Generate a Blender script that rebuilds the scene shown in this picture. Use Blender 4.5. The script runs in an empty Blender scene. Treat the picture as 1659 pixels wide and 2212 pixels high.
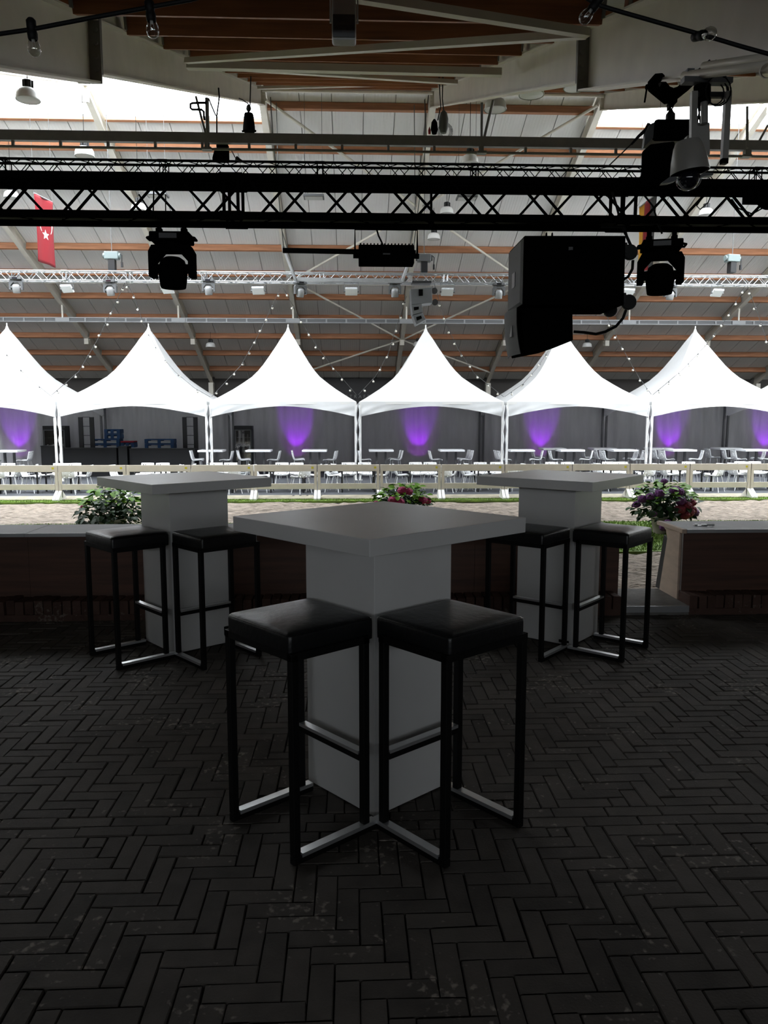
import bpy, math, random
from mathutils import Vector, Matrix, Euler

sc = bpy.context.scene
COL = sc.collection
random.seed(11)
R = math.radians

# ------------------------------------------------------------------ camera
cd = bpy.data.cameras.new('camera')
cd.sensor_fit = 'VERTICAL'
cd.sensor_height = 24.0
cd.lens = 1691.5 / 2212 * 24.0
cd.clip_start = 0.05
cd.clip_end = 300
cam = bpy.data.objects.new('camera', cd)
cam.location = (0, 0, 1.464)
cam.rotation_euler = (R(90 - 6.952), 0, R(-2.3))
COL.objects.link(cam)
sc.camera = cam

# ------------------------------------------------------------------ daylight and exposure
SKY = 17.0
world = bpy.data.worlds.new('overcast_sky')
sc.world = world
world.use_nodes = True
wn = world.node_tree.nodes
wn['Background'].inputs[0].default_value = (0.93, 0.97, 1.0, 1)
wn['Background'].inputs[1].default_value = SKY

def portal(name, loc, rot, sx, sy):
    """marks an opening (skylight, added rear window) so the sky is sampled through it"""
    l = bpy.data.lights.new(name, 'AREA')
    l.shape = 'RECTANGLE'
    l.size = sx
    l.size_y = sy
    l.cycles.is_portal = True
    o = bpy.data.objects.new(name, l)
    o.location = loc
    o.rotation_euler = rot
    COL.objects.link(o)

sc.view_settings.view_transform = 'Standard'
sc.view_settings.look = 'None'
sc.view_settings.gamma = 1.0
sc.view_settings.use_curve_mapping = False
sc.view_settings.exposure = 0.0
sc.cycles.use_denoising = True
sc.cycles.max_bounces = 10
sc.cycles.diffuse_bounces = 5
sc.cycles.transparent_max_bounces = 12
sc.cycles.sample_clamp_indirect = 8.0
sc.cycles.caustics_reflective = False
sc.cycles.caustics_refractive = False

# ------------------------------------------------------------------ materials
MATS = {}

def mat(name, col, rough=0.6, metal=0.0, var=0.0, scale=8.0, bump=0.0, bscale=60.0, trans=0.0, spec=0.5, stretch=None, coat=0.0, bdist=0.02):
    m = bpy.data.materials.new(name)
    m.use_nodes = True
    nt = m.node_tree
    b = nt.nodes['Principled BSDF']
    b.inputs['Base Color'].default_value = (*col, 1)
    b.inputs['Roughness'].default_value = rough
    b.inputs['Metallic'].default_value = metal
    b.inputs['Specular IOR Level'].default_value = spec
    if coat:
        b.inputs['Coat Weight'].default_value = coat
        b.inputs['Coat Roughness'].default_value = 0.15
    if var or bump:
        tc = nt.nodes.new('ShaderNodeTexCoord')
        mp = nt.nodes.new('ShaderNodeMapping')
        nt.links.new(tc.outputs['Object'], mp.inputs[0])
        if stretch:
            mp.inputs['Scale'].default_value = stretch
    if var:
        n = nt.nodes.new('ShaderNodeTexNoise')
        n.inputs['Scale'].default_value = scale
        n.inputs['Detail'].default_value = 6
        nt.links.new(mp.outputs[0], n.inputs['Vector'])
        r = nt.nodes.new('ShaderNodeValToRGB')
        r.color_ramp.elements[0].position = 0.3
        r.color_ramp.elements[1].position = 0.7
        r.color_ramp.elements[0].color = (*[c * (1 - var) for c in col], 1)
        r.color_ramp.elements[1].color = (*[min(1, c * (1 + var)) for c in col], 1)
        nt.links.new(n.outputs['Fac'], r.inputs[0])
        nt.links.new(r.outputs[0], b.inputs['Base Color'])
    if bump:
        n2 = nt.nodes.new('ShaderNodeTexNoise')
        n2.inputs['Scale'].default_value = bscale
        n2.inputs['Detail'].default_value = 5
        nt.links.new(mp.outputs[0], n2.inputs['Vector'])
        bp = nt.nodes.new('ShaderNodeBump')
        bp.inputs['Strength'].default_value = bump
        bp.inputs['Distance'].default_value = bdist
        nt.links.new(n2.outputs['Fac'], bp.inputs['Height'])
        nt.links.new(bp.outputs[0], b.inputs['Normal'])
    if trans:
        t = nt.nodes.new('ShaderNodeBsdfTranslucent')
        t.inputs[0].default_value = (*col, 1)
        mx = nt.nodes.new('ShaderNodeMixShader')
        mx.inputs[0].default_value = trans
        out = nt.nodes['Material Output']
        nt.links.new(b.outputs[0], mx.inputs[1])
        nt.links.new(t.outputs[0], mx.inputs[2])
        nt.links.new(mx.outputs[0], out.inputs[0])
    MATS[name] = m
    return m

def brick_mat(name, dark, light, stain):
    m = bpy.data.materials.new(name)
    m.use_nodes = True
    nt = m.node_tree
    L = nt.links.new
    b = nt.nodes['Principled BSDF']
    oi = nt.nodes.new('ShaderNodeObjectInfo')
    ge = nt.nodes.new('ShaderNodeNewGeometry')
    ad = nt.nodes.new('ShaderNodeMath'); ad.operation = 'ADD'
    L(oi.outputs['Random'], ad.inputs[0]); L(ge.outputs['Random Per Island'], ad.inputs[1])
    fr = nt.nodes.new('ShaderNodeMath'); fr.operation = 'FRACT'
    L(ad.outputs[0], fr.inputs[0])
    n = nt.nodes.new('ShaderNodeTexNoise'); n.inputs['Scale'].default_value = 9; n.inputs['Detail'].default_value = 8
    L(ge.outputs['Position'], n.inputs['Vector'])
    mixf = nt.nodes.new('ShaderNodeMath'); mixf.operation = 'MULTIPLY_ADD'
    mixf.inputs[1].default_value = 0.45
    L(fr.outputs[0], mixf.inputs[0]); L(n.outputs['Fac'], mixf.inputs[2])
    r = nt.nodes.new('ShaderNodeValToRGB')
    r.color_ramp.elements[0].position = 0.3; r.color_ramp.elements[1].position = 0.95
    r.color_ramp.elements[0].color = (*dark, 1); r.color_ramp.elements[1].color = (*light, 1)
    L(mixf.outputs[0], r.inputs[0])
    # pale mortar and chewing-gum spots, broad dirty patches
    v = nt.nodes.new('ShaderNodeTexNoise'); v.inputs['Scale'].default_value = 38; v.inputs['Detail'].default_value = 3
    L(ge.outputs['Position'], v.inputs['Vector'])
    v2 = nt.nodes.new('ShaderNodeTexNoise'); v2.inputs['Scale'].default_value = 3.1; v2.inputs['Detail'].default_value = 4
    L(ge.outputs['Position'], v2.inputs['Vector'])
    mu = nt.nodes.new('ShaderNodeMath'); mu.operation = 'MULTIPLY'
    L(v.outputs['Fac'], mu.inputs[0]); L(v2.outputs['Fac'], mu.inputs[1])
    r2 = nt.nodes.new('ShaderNodeValToRGB')
    r2.color_ramp.elements[0].position = 0.345; r2.color_ramp.elements[1].position = 0.43
    L(mu.outputs[0], r2.inputs[0])
    mx = nt.nodes.new('ShaderNodeMix'); mx.data_type = 'RGBA'
    L(r2.outputs[0], mx.inputs[0]); L(r.outputs[0], mx.inputs[6])
    mx.inputs[7].default_value = (*stain, 1)
    L(mx.outputs[2], b.inputs['Base Color'])
    b.inputs['Roughness'].default_value = 0.75
    b.inputs['Specular IOR Level'].default_value = 0.12
    bp = nt.nodes.new('ShaderNodeBump'); bp.inputs['Strength'].default_value = 0.35; bp.inputs['Distance'].default_value = 0.006
    n3 = nt.nodes.new('ShaderNodeTexNoise'); n3.inputs['Scale'].default_value = 120; n3.inputs['Detail'].default_value = 6
    L(ge.outputs['Position'], n3.inputs['Vector'])
    L(n3.outputs['Fac'], bp.inputs['Height']); L(bp.outputs[0], b.inputs['Normal'])
    MATS[name] = m

brick_mat('paver_clay', (0.046, 0.0405, 0.036), (0.088, 0.077, 0.068), (0.24, 0.21, 0.18))
brick_mat('plinth_clay', (0.045, 0.025, 0.02), (0.10, 0.058, 0.046), (0.16, 0.13, 0.11))
mat('joint_sand', (0.045, 0.040, 0.035), 0.95, spec=0.05, var=0.85, scale=14, bump=0.4, bscale=200)
mat('laminate', (0.70, 0.695, 0.685), 0.30, var=0.04, scale=3, bump=0.03, bscale=300)
mat('leather', (0.006, 0.0063, 0.007), 0.36, bump=0.12, bscale=35, spec=0.5)
mat('black_frame', (0.004, 0.004, 0.004), 0.5, spec=0.22)
mat('chrome', (0.78, 0.79, 0.80), 0.36, metal=0.85)
mat('kick_board', (0.085, 0.036, 0.021), 0.55, var=0.35, scale=2.5, bump=0.05, stretch=(0.6, 4, 10))
mat('ledge_board', (0.085, 0.087, 0.09), 0.5, var=0.12, scale=9, bump=0.08, bscale=40, spec=0.25)
mat('pale_ply', (0.52, 0.40, 0.31), 0.6, var=0.12, scale=6, stretch=(1, 1, 3))
mat('rubber', (0.012, 0.012, 0.012), 0.7)
mat('alu', (0.55, 0.56, 0.57), 0.35, metal=0.9)
mat('concrete', (0.15, 0.142, 0.13), 0.8, var=0.2, scale=14, bump=0.2)
mat('sand', (0.24, 0.198, 0.160), 0.95, var=0.42, scale=5.5, bump=1.0, bscale=8, stretch=(1, 1.8, 1), bdist=0.10)
mat('turf', (0.12, 0.20, 0.024), 0.75, var=0.45, scale=5)
mat('steel_white', (0.61, 0.575, 0.505), 0.42, var=0.06, scale=3)
mat('steel_grey', (0.19, 0.19, 0.185), 0.45, var=0.08)
mat('rail_dull', (0.22, 0.225, 0.23), 0.5, metal=0.3)
mat('galv', (0.42, 0.43, 0.44), 0.4, metal=0.6, var=0.1)
mat('timber_shaded', (0.27, 0.098, 0.038), 0.6, var=0.3, scale=3, stretch=(0.4, 6, 6))  # same timber as the far purlins, darkened for shade under the near roof
mat('timber', (0.34, 0.148, 0.072), 0.6, var=0.25, scale=3, stretch=(0.4, 6, 6))
mat('truss_black', (0.0035, 0.0035, 0.0035), 0.6, spec=0.0)
mat('truss_silver', (0.45, 0.46, 0.48), 0.35, metal=0.85)
mat('device_black', (0.003, 0.003, 0.003), 0.6, spec=0.0)
mat('device_dark', (0.018, 0.018, 0.019), 0.5, spec=0.3)
mat('head_grey', (0.26, 0.265, 0.27), 0.35)
mat('camera_grey', (0.27, 0.262, 0.245), 0.4)
mat('hoist_teal', (0.15, 0.19, 0.19), 0.5)
mat('device_grey', (0.085, 0.088, 0.092), 0.5)
mat('device_white', (0.62, 0.62, 0.60), 0.4)
mat('grille', (0.018, 0.018, 0.019), 0.6, bump=0.6, bscale=350)
mat('badge', (0.10, 0.10, 0.105), 0.4)
mat('lens_dark', (0.006, 0.006, 0.01), 0.08, spec=0.8)
mat('dome_white', (0.70, 0.70, 0.69), 0.35)
mat('flood_glass', (0.82, 0.85, 0.88), 0.25)
mat('flag_red', (0.24, 0.0015, 0.009), 0.8, var=0.06, stretch=(3, 3, 0.2))
mat('flag_white', (0.85, 0.85, 0.85), 0.8)
mat('flag_yellow', (0.62, 0.29, 0.008), 0.8, var=0.06)
mat('flag_black', (0.025, 0.025, 0.027), 0.8)
mat('canvas', (0.78, 0.785, 0.79), 0.55, var=0.03, scale=2, trans=0.12)
mat('drape', (0.52, 0.51, 0.525), 0.42, var=0.06, scale=2, bump=0.6, bscale=3, stretch=(3, 1, .5))
mat('post_white', (0.80, 0.79, 0.77), 0.4)
mat('post_dark', (0.12, 0.12, 0.125), 0.5)
mat('fence_wood', (0.56, 0.505, 0.43), 0.6, var=0.07, scale=4)
mat('sticker', (0.55, 0.47, 0.03), 0.5)
mat('deck_carpet', (0.055, 0.058, 0.066), 0.9, var=0.25, scale=3)
mat('deck_edge', (0.30, 0.27, 0.20), 0.6, var=0.25, scale=4)
mat('shell_white', (0.88, 0.885, 0.90), 0.35)
mat('counter_black', (0.010, 0.010, 0.012), 0.5)
mat('pallet_blue', (0.010, 0.055, 0.15), 0.6, var=0.2)
mat('cushion_grey', (0.42, 0.42, 0.43), 0.8)
mat('cushion_red', (0.28, 0.006, 0.02), 0.8)
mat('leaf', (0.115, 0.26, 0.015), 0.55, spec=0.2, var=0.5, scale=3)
mat('leaf_shaded', (0.014, 0.042, 0.010), 0.55, spec=0.25, var=0.4, scale=3)
mat('bloom_pink', (0.42, 0.03, 0.13), 0.7, var=0.4, scale=30)
mat('bloom_purple', (0.16, 0.036, 0.19), 0.7, var=0.5, scale=30)
mat('bloom_rose', (0.20, 0.012, 0.04), 0.7, var=0.5, scale=30)
mat('pot_clay', (0.40, 0.36, 0.30), 0.8, var=0.1)
mat('cable_black', (0.004, 0.004, 0.004), 0.6, spec=0.2)
mat('cable_grey', (0.10, 0.10, 0.10), 0.6)
mat('bulb_white', (0.75, 0.72, 0.64), 0.25)
mat('wall_paint', (0.30, 0.295, 0.285), 0.8, var=0.05)
mat('dark_wall', (0.05, 0.045, 0.042), 0.8)
mat('sign_black', (0.012, 0.011, 0.012), 0.6)
mat('sign_text', (0.16, 0.16, 0.16), 0.6)
mat('paper', (0.45, 0.45, 0.45), 0.6)
mat('pink_fabric', (0.60, 0.55, 0.62), 0.8)
mat('frosted', (0.5, 0.5, 0.48), 0.35)

def glassy(name, col, trans, rough=0.05):
    m = bpy.data.materials.new(name)
    m.use_nodes = True
    nt = m.node_tree
    nt.nodes.remove(nt.nodes['Principled BSDF'])
    t = nt.nodes.new('ShaderNodeBsdfTransparent'); t.inputs[0].default_value = (*col, 1)
    g = nt.nodes.new('ShaderNodeBsdfGlossy'); g.inputs['Roughness'].default_value = rough
    fr = nt.nodes.new('ShaderNodeLayerWeight'); fr.inputs[0].default_value = 0.25
    ma = nt.nodes.new('ShaderNodeMath'); ma.operation = 'MULTIPLY_ADD'; ma.inputs[1].default_value = 0.35; ma.inputs[2].default_value = 1 - trans
    mx = nt.nodes.new('ShaderNodeMixShader')
    nt.links.new(fr.outputs['Facing'], ma.inputs[0])
    nt.links.new(ma.outputs[0], mx.inputs[0])
    nt.links.new(t.outputs[0], mx.inputs[1]); nt.links.new(g.outputs[0], mx.inputs[2])
    nt.links.new(mx.outputs[0], nt.nodes['Material Output'].inputs[0])
    MATS[name] = m
glassy('skylight_pane', (0.95, 0.96, 0.97), 0.98, 0.3)
glassy('clear_glass', (0.88, 0.88, 0.86), 0.86)

def panel_mat():
    """white insulated roof sheet with fine corrugation running down the slope"""
    m = mat('roof_sheet', (0.66, 0.655, 0.645), 0.5)
    nt = m.node_tree
    tc = nt.nodes.new('ShaderNodeTexCoord')
    w = nt.nodes.new('ShaderNodeTexWave')
    w.bands_direction = 'X'
    w.inputs['Scale'].default_value = 3.2
    nt.links.new(tc.outputs['Object'], w.inputs['Vector'])
    bp = nt.nodes.new('ShaderNodeBump'); bp.inputs['Strength'].default_value = 0.35; bp.inputs['Distance'].default_value = 0.01
    nt.links.new(w.outputs['Fac'], bp.inputs['Height'])
    nt.links.new(bp.outputs[0], nt.nodes['Principled BSDF'].inputs['Normal'])
panel_mat()

# ------------------------------------------------------------------ mesh helpers
class MB:
    def __init__(s):
        s.v = []; s.f = []; s.m = []; s.mats = []
        s.cur = 0
    def use(s, name):
        if name not in s.mats: s.mats.append(name)
        s.cur = s.mats.index(name)
        return s
    def add(s, vs, fs):
        o = len(s.v)
        s.v += [tuple(v) for v in vs]
        for f in fs:
            s.f.append([i + o for i in f]); s.m.append(s.cur)
        return s
    def box(s, x0, y0, z0, x1, y1, z1, M=None):
        vs = [Vector((x, y, z)) for z in (z0, z1) for y in (y0, y1) for x in (x0, x1)]
        if M is not None: vs = [M @ v for v in vs]
        return s.add(vs, [(0, 2, 3, 1), (4, 5, 7, 6), (0, 1, 5, 4), (2, 6, 7, 3), (0, 4, 6, 2), (1, 3, 7, 5)])
    def bar(s, p, q, w, h, up=(0, 0, 1)):
        p = Vector(p); q = Vector(q); d = (q - p).normalized(); u = Vector(up)
        if abs(d.dot(u)) > 0.98: u = Vector((0, 1, 0))
        a = d.cross(u).normalized(); b = a.cross(d).normalized()
        vs = []
        for c in (p, q):
            for sb in (-1, 1):
                for sa in (-1, 1):
                    vs.append(c + a * sa * w / 2 + b * sb * h / 2)
        return s.add(vs, [(0, 2, 3, 1), (4, 5, 7, 6), (0, 1, 5, 4), (2, 6, 7, 3), (0, 4, 6, 2), (1, 3, 7, 5)])
    def tube(s, p, q, r, n=8, r2=None, cap=True):
        return s.path([p, q], r, n, r2, cap)
    def path(s, pts, r, n=8, r2=None, cap=True):
        pts = [Vector(p) for p in pts]
        vs = []
        K = len(pts)
        prev = None
        for k, p in enumerate(pts):
            d = (pts[min(k + 1, K - 1)] - pts[max(k - 1, 0)]).normalized()
            if prev is None:
                u = Vector((0, 0, 1)) if abs(d.z) < 0.9 else Vector((1, 0, 0))
                a = d.cross(u).normalized()
            else:
                a = (prev - d * prev.dot(d)).normalized()
            prev = a
            b = d.cross(a)
            rr = r if r2 is None else r + (r2 - r) * k / (K - 1)
            for i in range(n):
                t = 2 * math.pi * i / n
                vs.append(p + (a * math.cos(t) + b * math.sin(t)) * rr)
        fs = []
        for k in range(K - 1):
            for i in range(n):
                j = (i + 1) % n
                fs.append((k * n + i, k * n + j, (k + 1) * n + j, (k + 1) * n + i))
        if cap:
            fs.append(tuple(reversed(range(n)))); fs.append(tuple(range((K - 1) * n, K * n)))
        return s.add(vs, fs)
    def lathe(s, prof, n=16, M=None, cap=False):
        vs = []
        for r, z in prof:
            for i in range(n):
                t = 2 * math.pi * i / n
                v = Vector((r * math.cos(t), r * math.sin(t), z))
                vs.append(M @ v if M is not None else v)
        fs = []
        for k in range(len(prof) - 1):
            for i in range(n):
                j = (i + 1) % n
                fs.append((k * n + i, k * n + j, (k + 1) * n + j, (k + 1) * n + i))
        if cap:
            fs.append(tuple(reversed(range(n)))); fs.append(tuple(range((len(prof) - 1) * n, len(prof) * n)))
        return s.add(vs, fs)
    def prism(s, poly, d, M=None):
        """poly: 3D points of one face, d: extrusion vector"""
        d = Vector(d); a = [Vector(p) for p in poly]; n = len(a)
        vs = a + [p + d for p in a]
        if M is not None: vs = [M @ v for v in vs]
        fs = [tuple(range(n)), tuple(reversed(range(n, 2 * n)))]
        for i in range(n):
            j = (i + 1) % n
            fs.append((i, i + n, j + n, j))
        return s.add(vs, fs)
    def ball(s, c, r, n=10, m=6, sq=(1, 1, 1)):
        prof = []
        c = Vector(c)
        vs = []
        for k in range(m + 1):
            ph = math.pi * k / m
            for i in range(n):
                t = 2 * math.pi * i / n
                vs.append(c + Vector((r * sq[0] * math.sin(ph) * math.cos(t), r * sq[1] * math.sin(ph) * math.sin(t), r * sq[2] * math.cos(ph))))
        fs = []
        for k in range(m):
            for i in range(n):
                j = (i + 1) % n
                fs.append((k * n + i, (k + 1) * n + i, (k + 1) * n + j, k * n + j))
        return s.add(vs, fs)
    def grid(s, fn, nu, nv, skip=None):
        vs = [fn(i / nu, j / nv) for j in range(nv + 1) for i in range(nu + 1)]
        fs = []
        for j in range(nv):
            for i in range(nu):
                if skip and skip(i, j): continue
                a = j * (nu + 1) + i
                fs.append((a, a + 1, a + nu + 2, a + nu + 1))
        return s.add(vs, fs)
    def mesh(s, name, material=None, smooth=False):
        me = bpy.data.meshes.new(name)
        me.from_pydata(s.v, [], s.f)
        names = s.mats if s.mats else [material]
        for nm in names: me.materials.append(MATS[nm])
        if s.mats: me.polygons.foreach_set('material_index', s.m)
        if smooth: me.polygons.foreach_set('use_smooth', [True] * len(me.polygons))
        me.update()
        return me
    def build(s, name, material=None, parent=None, smooth=False, bevel=0.0, solid=0.0, angle=None, seg=2):
        me = s.mesh(name, material, smooth)
        o = link(name, me, parent)
        if solid:
            md = o.modifiers.new('thick', 'SOLIDIFY'); md.thickness = solid
        if bevel:
            md = o.modifiers.new('edge', 'BEVEL'); md.width = bevel; md.segments = seg; md.limit_method = 'ANGLE'; md.angle_limit = R(40)
        if smooth: autosmooth(me)
        return o

def autosmooth(me, a=40):
    try:
        import bmesh
        bm = bmesh.new(); bm.from_mesh(me)
        for e in bm.edges:
            if len(e.link_faces) == 2 and e.calc_face_angle(0) > R(a): e.smooth = False
        bm.to_mesh(me); bm.free()
    except Exception:
        pass

def link(name, data, parent=None, loc=None, rot=None):
    o = bpy.data.objects.new(name, data)
    COL.objects.link(o)
    if parent is not None: o.parent = parent
    if loc is not None: o.location = loc
    if rot is not None: o.rotation_euler = rot
    return o

def tag(o, label, cat=None, group=None):
    o['label'] = label
    if cat: o['category'] = cat
    if group: o['group'] = group
    return o

def root(name, label, cat, loc=(0, 0, 0), rz=0.0, group=None):
    o = link(name, None, None, loc, (0, 0, rz))
    o.empty_display_size = 0.1
    return tag(o, label, cat, group)

KIDS = {}
def dup(src, loc, rz=None, label=None, group=None, rot=None):
    """copy of a thing with copies of its parts and their sub-parts (mesh data shared)"""
    def cp(o, par):
        c = o.copy(); COL.objects.link(c)
        if par is not None: c.parent = par
        for ch in o.children: cp(ch, c)
        return c
    r = cp(src, None)
    r.location = loc
    if rz is not None: r.rotation_euler = (0, 0, rz)
    if rot is not None: r.rotation_euler = rot
    if label: r['label'] = label
    if group: r['group'] = group
    return r

def struct(o):
    o['kind'] = 'structure'
    return o

def text(name, body, size, material, parent, M, depth=0.002, shear=0.0, space=1.0):
    cu = bpy.data.curves.new(name, 'FONT')
    cu.body = body; cu.size = size; cu.extrude = depth; cu.shear = shear
    cu.align_x = 'CENTER'; cu.align_y = 'CENTER'
    cu.materials.append(MATS[material])
    cu.space_character = space
    tmp = bpy.data.objects.new(name, cu); COL.objects.link(tmp)
    me = bpy.data.meshes.new_from_object(tmp.evaluated_get(bpy.context.evaluated_depsgraph_get()))
    bpy.data.objects.remove(tmp)
    o = link(name, me, parent)
    o.matrix_local = M
    return o

ORD = ['first', 'second', 'third', 'fourth', 'fifth', 'sixth', 'seventh', 'eighth', 'ninth', 'tenth', 'eleventh', 'twelfth', 'thirteenth', 'fourteenth']

# ================================================================== SETTING: terrace floor
fm = MB().box(-9, -6, -0.30, 9, 5.80, -0.012)
floor = struct(fm.build('floor', 'joint_sand'))
BW, BL = 0.0675, 0.2025

def brick_mb(mb, x0, y0, x1, y1, rng, thick=0.05):
    g = 0.0018
    x0 += g; x1 -= g; y0 += g; y1 -= g
    h = rng.uniform(-0.0022, 0.0022)
    tx = rng.uniform(-0.006, 0.006); ty = rng.uniform(-0.012, 0.012)
    cx, cy = (x0 + x1) / 2, (y0 + y1) / 2
    e = 0.0027
    ring = [(x0, y0), (x1, y0), (x1, y1), (x0, y1)]
    ring = [(x + rng.uniform(-.0018, .0018), y + rng.uniform(-.0018, .0018)) for x, y in ring]
    ins = [(x + (e if x < cx else -e) * rng.uniform(.5, 1.6), y + (e if y < cy else -e) * rng.uniform(.5, 1.6)) for x, y in ring]
    zf = lambda x, y: h + tx * (x - cx) + ty * (y - cy)
    vs = [(x, y, -thick) for x, y in ring] + [(x, y, zf(x, y) - 0.005) for x, y in ring] + [(x, y, zf(x, y)) for x, y in ins]
    fs = [(8, 9, 10, 11)]
    for i in range(4):
        j = (i + 1) % 4
        fs += [(i, j, j + 4, i + 4), (i + 4, j + 4, j + 8, i + 8)]
    mb.add(vs, fs)

rng = random.Random(5)
rects = []
def herring(x0, ybase, rows, sign, xa, xb):
    cells = {}
    for j in range(rows):
        for i in range(int((xa - x0) / BW) - 1, int((xb - x0) / BW) + 2):
            t = (i - j) % 6
            key = ('h', j, (i - j) // 6) if t < 3 else ('v', i, (i - j) // 6)
            cells.setdefault(key, []).append((i, j))
    for key, cs in cells.items():
        ia = min(c[0] for c in cs); ib = max(c[0] for c in cs) + 1
        ja = min(c[1] for c in cs); jb = max(c[1] for c in cs) + 1
        ya, yb = sorted((ybase + sign * ja * BW, ybase + sign * jb * BW))
        rects.append((x0 + ia * BW, ya, x0 + ib * BW, yb))
herring(0.0815, 2.630, 20, -1, -2.0, 2.2)
herring(-0.036, 2.765, 42, 1, -3.7, 4.0)
for r in range(2):
    for k in range(-20, 22):
        x = 0.03 + r * 0.1 + k * BL
        rects.append((x, 2.630 + r * BW, x + BL, 2.630 + (r + 1) * BW))
# the 300 pavers nearest to where the photograph looks are bricks of their own
def seen(rc):
    x, y = (rc[0] + rc[2]) / 2, (rc[1] + rc[3]) / 2
    inside = y > 1.52 and abs(x - 0.04 * y) < 0.52 * y + 0.05
    return (0 if inside else 1000) + math.hypot(x, y)
rects.sort(key=seen)
protos = {}
for n, rc in enumerate(rects[:300]):
    w, d = rc[2] - rc[0], rc[3] - rc[1]
    key = (round(max(w, d), 3), round(min(w, d), 3))
    ms = protos.setdefault(key, [])
    if len(ms) < 9:
        mb = MB(); brick_mb(mb, -key[0] / 2, -key[1] / 2, key[0] / 2, key[1] / 2, rng)
        ms.append(mb.mesh('brick', 'paver_clay'))
    o = link('brick', rng.choice(ms), floor)
    o.location = ((rc[0] + rc[2]) / 2, (rc[1] + rc[3]) / 2, rng.uniform(-.001, .001))
    o.rotation_euler = (0, 0, (0 if w >= d else math.pi / 2) + rng.choice((0, math.pi)) + rng.uniform(-.006, .006))
mb = MB()
for rc in rects[300:]: brick_mb(mb, *rc, rng)
o = mb.build('paving', 'paver_clay', floor)
o['kind'] = 'stuff'

# terrace room around and behind the viewer
WZ0, WZ1 = 2.30, 2.57                     # unseen clerestory strip added in the rear wall to light the foreground
struct(MB().box(-9.2, -6.2, -0.3, 9.2, -6.0, WZ0).box(-9.2, -6.2, WZ1, 9.2, -6.0, 3.6).box(-9.2, -6.2, WZ0, -6, -6.0, WZ1).box(6, -6.2, WZ0, 9.2, -6.0, WZ1).build('wall_rear', 'wall_paint'))
win = struct(MB().box(-6, -6.12, WZ0, 6, -6.1, WZ1).build('window_1', 'skylight_pane'))
for k in range(7):
    MB().box(-6 + 2 * k - .04, -6.16, WZ0, -6 + 2 * k + .04, -6.04, WZ1).build('mullion', 'post_dark', win)
struct(MB().box(-9.2, -6, -0.3, -9.0, 5.0, 3.6).build('wall_left', 'wall_paint'))
struct(MB().box(9.0, -6, -0.3, 9.2, 5.0, 3.6).build('wall_right', 'wall_paint'))
struct(MB().box(-9.2, -6.2, 3.5, 9.2, 3.75, 3.7).build('ceiling', 'dark_wall'))
portal('fill_window_daylight', (0, -6.0, (WZ0 + WZ1) / 2), (R(90), 0, 0), 12, WZ1 - WZ0)

# ------------------------------------------------------------------ low arena wall at the terrace edge
XG0, XG1 = 2.02, 2.51          # passage through the wall
def parapet(name, x0, x1, lab):
    w = struct(MB().box(x0, 5.80, -0.3, x1, 5.84, 0.60).build(name, 'kick_board'))
    # sloping riding side
    MB().prism([(x0, 5.84, -0.9), (x0, 6.26, -0.9), (x0, 6.17, 0.07), (x0, 6.05, 0.60), (x0, 5.84, 0.60)], (x1 - x0, 0, 0)).build('core', 'dark_wall', w)
    n = int((x1 - x0) / 1.22) + 1
    for k in range(n):
        a = x0 + (x1 - x0) * k / n; b = x0 + (x1 - x0) * (k + 1) / n
        MB().box(a + .0008, 5.787, 0.10, b - .0008, 5.80, 0.598).build('panel', 'kick_board', w)
    n = int((x1 - x0) / 2.44) + 1
    for k in range(n):
        a = x0 + (x1 - x0) * k / n; b = x0 + (x1 - x0) * (k + 1) / n
        MB().box(a + .001, 5.735, 0.598, b - .001, 6.225, 0.618).build('ledge', 'ledge_board', w, bevel=.003)
        MB().box(a + .001, 5.729, 0.594, b - .001, 5.735, 0.620).build('ledge_edge', 'alu', w)
    return w
wl = parapet('wall_front', -9, XG0, '')
wr = parapet('wall_front.001', XG1, 9, '')
# end panel of the right-hand wall: pale plywood with a dark rubber nosing
MB().prism([(XG1, 5.815, 0.066), (XG1, 6.165, 0.066), (XG1, 6.05, 0.50), (XG1, 6.08, 0.565), (XG1, 6.16, 0.598), (XG1, 5.815, 0.598)], (-.018, 0, 0)).build('end_panel', 'pale_ply', wr, bevel=.002)
MB().prism([(XG1, 6.17, 0.066), (XG1, 6.26, 0.066), (XG1, 6.13, 0.52), (XG1, 6.06, 0.50)], (-.012, 0, 0)).build('rubber_strip', 'rubber', wr)
MB().box(XG1 - .035, 5.73, 0.590, XG1 + .0, 6.23, 0.622).build('ledge_nosing', 'pale_ply', wr, bevel=.003)
MB().box(XG1 - .002, 5.79, 0.066, XG1 + .012, 5.815, 0.60).build('corner_trim', 'alu', wr)
h = MB()
h.box(2.66, 5.93, .619, 2.76, 5.965, .622).tube((2.675, 5.948, .62), (2.675, 5.948, .632), .012, 10).tube((2.745, 5.948, .62), (2.745, 5.948, .632), .012, 10).path([(2.72, 5.95, .628), (2.74, 5.90, .632), (2.79, 5.89, .632), (2.80, 5.92, .626)], .006)
h.build('latch', 'alu', wr)
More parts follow.
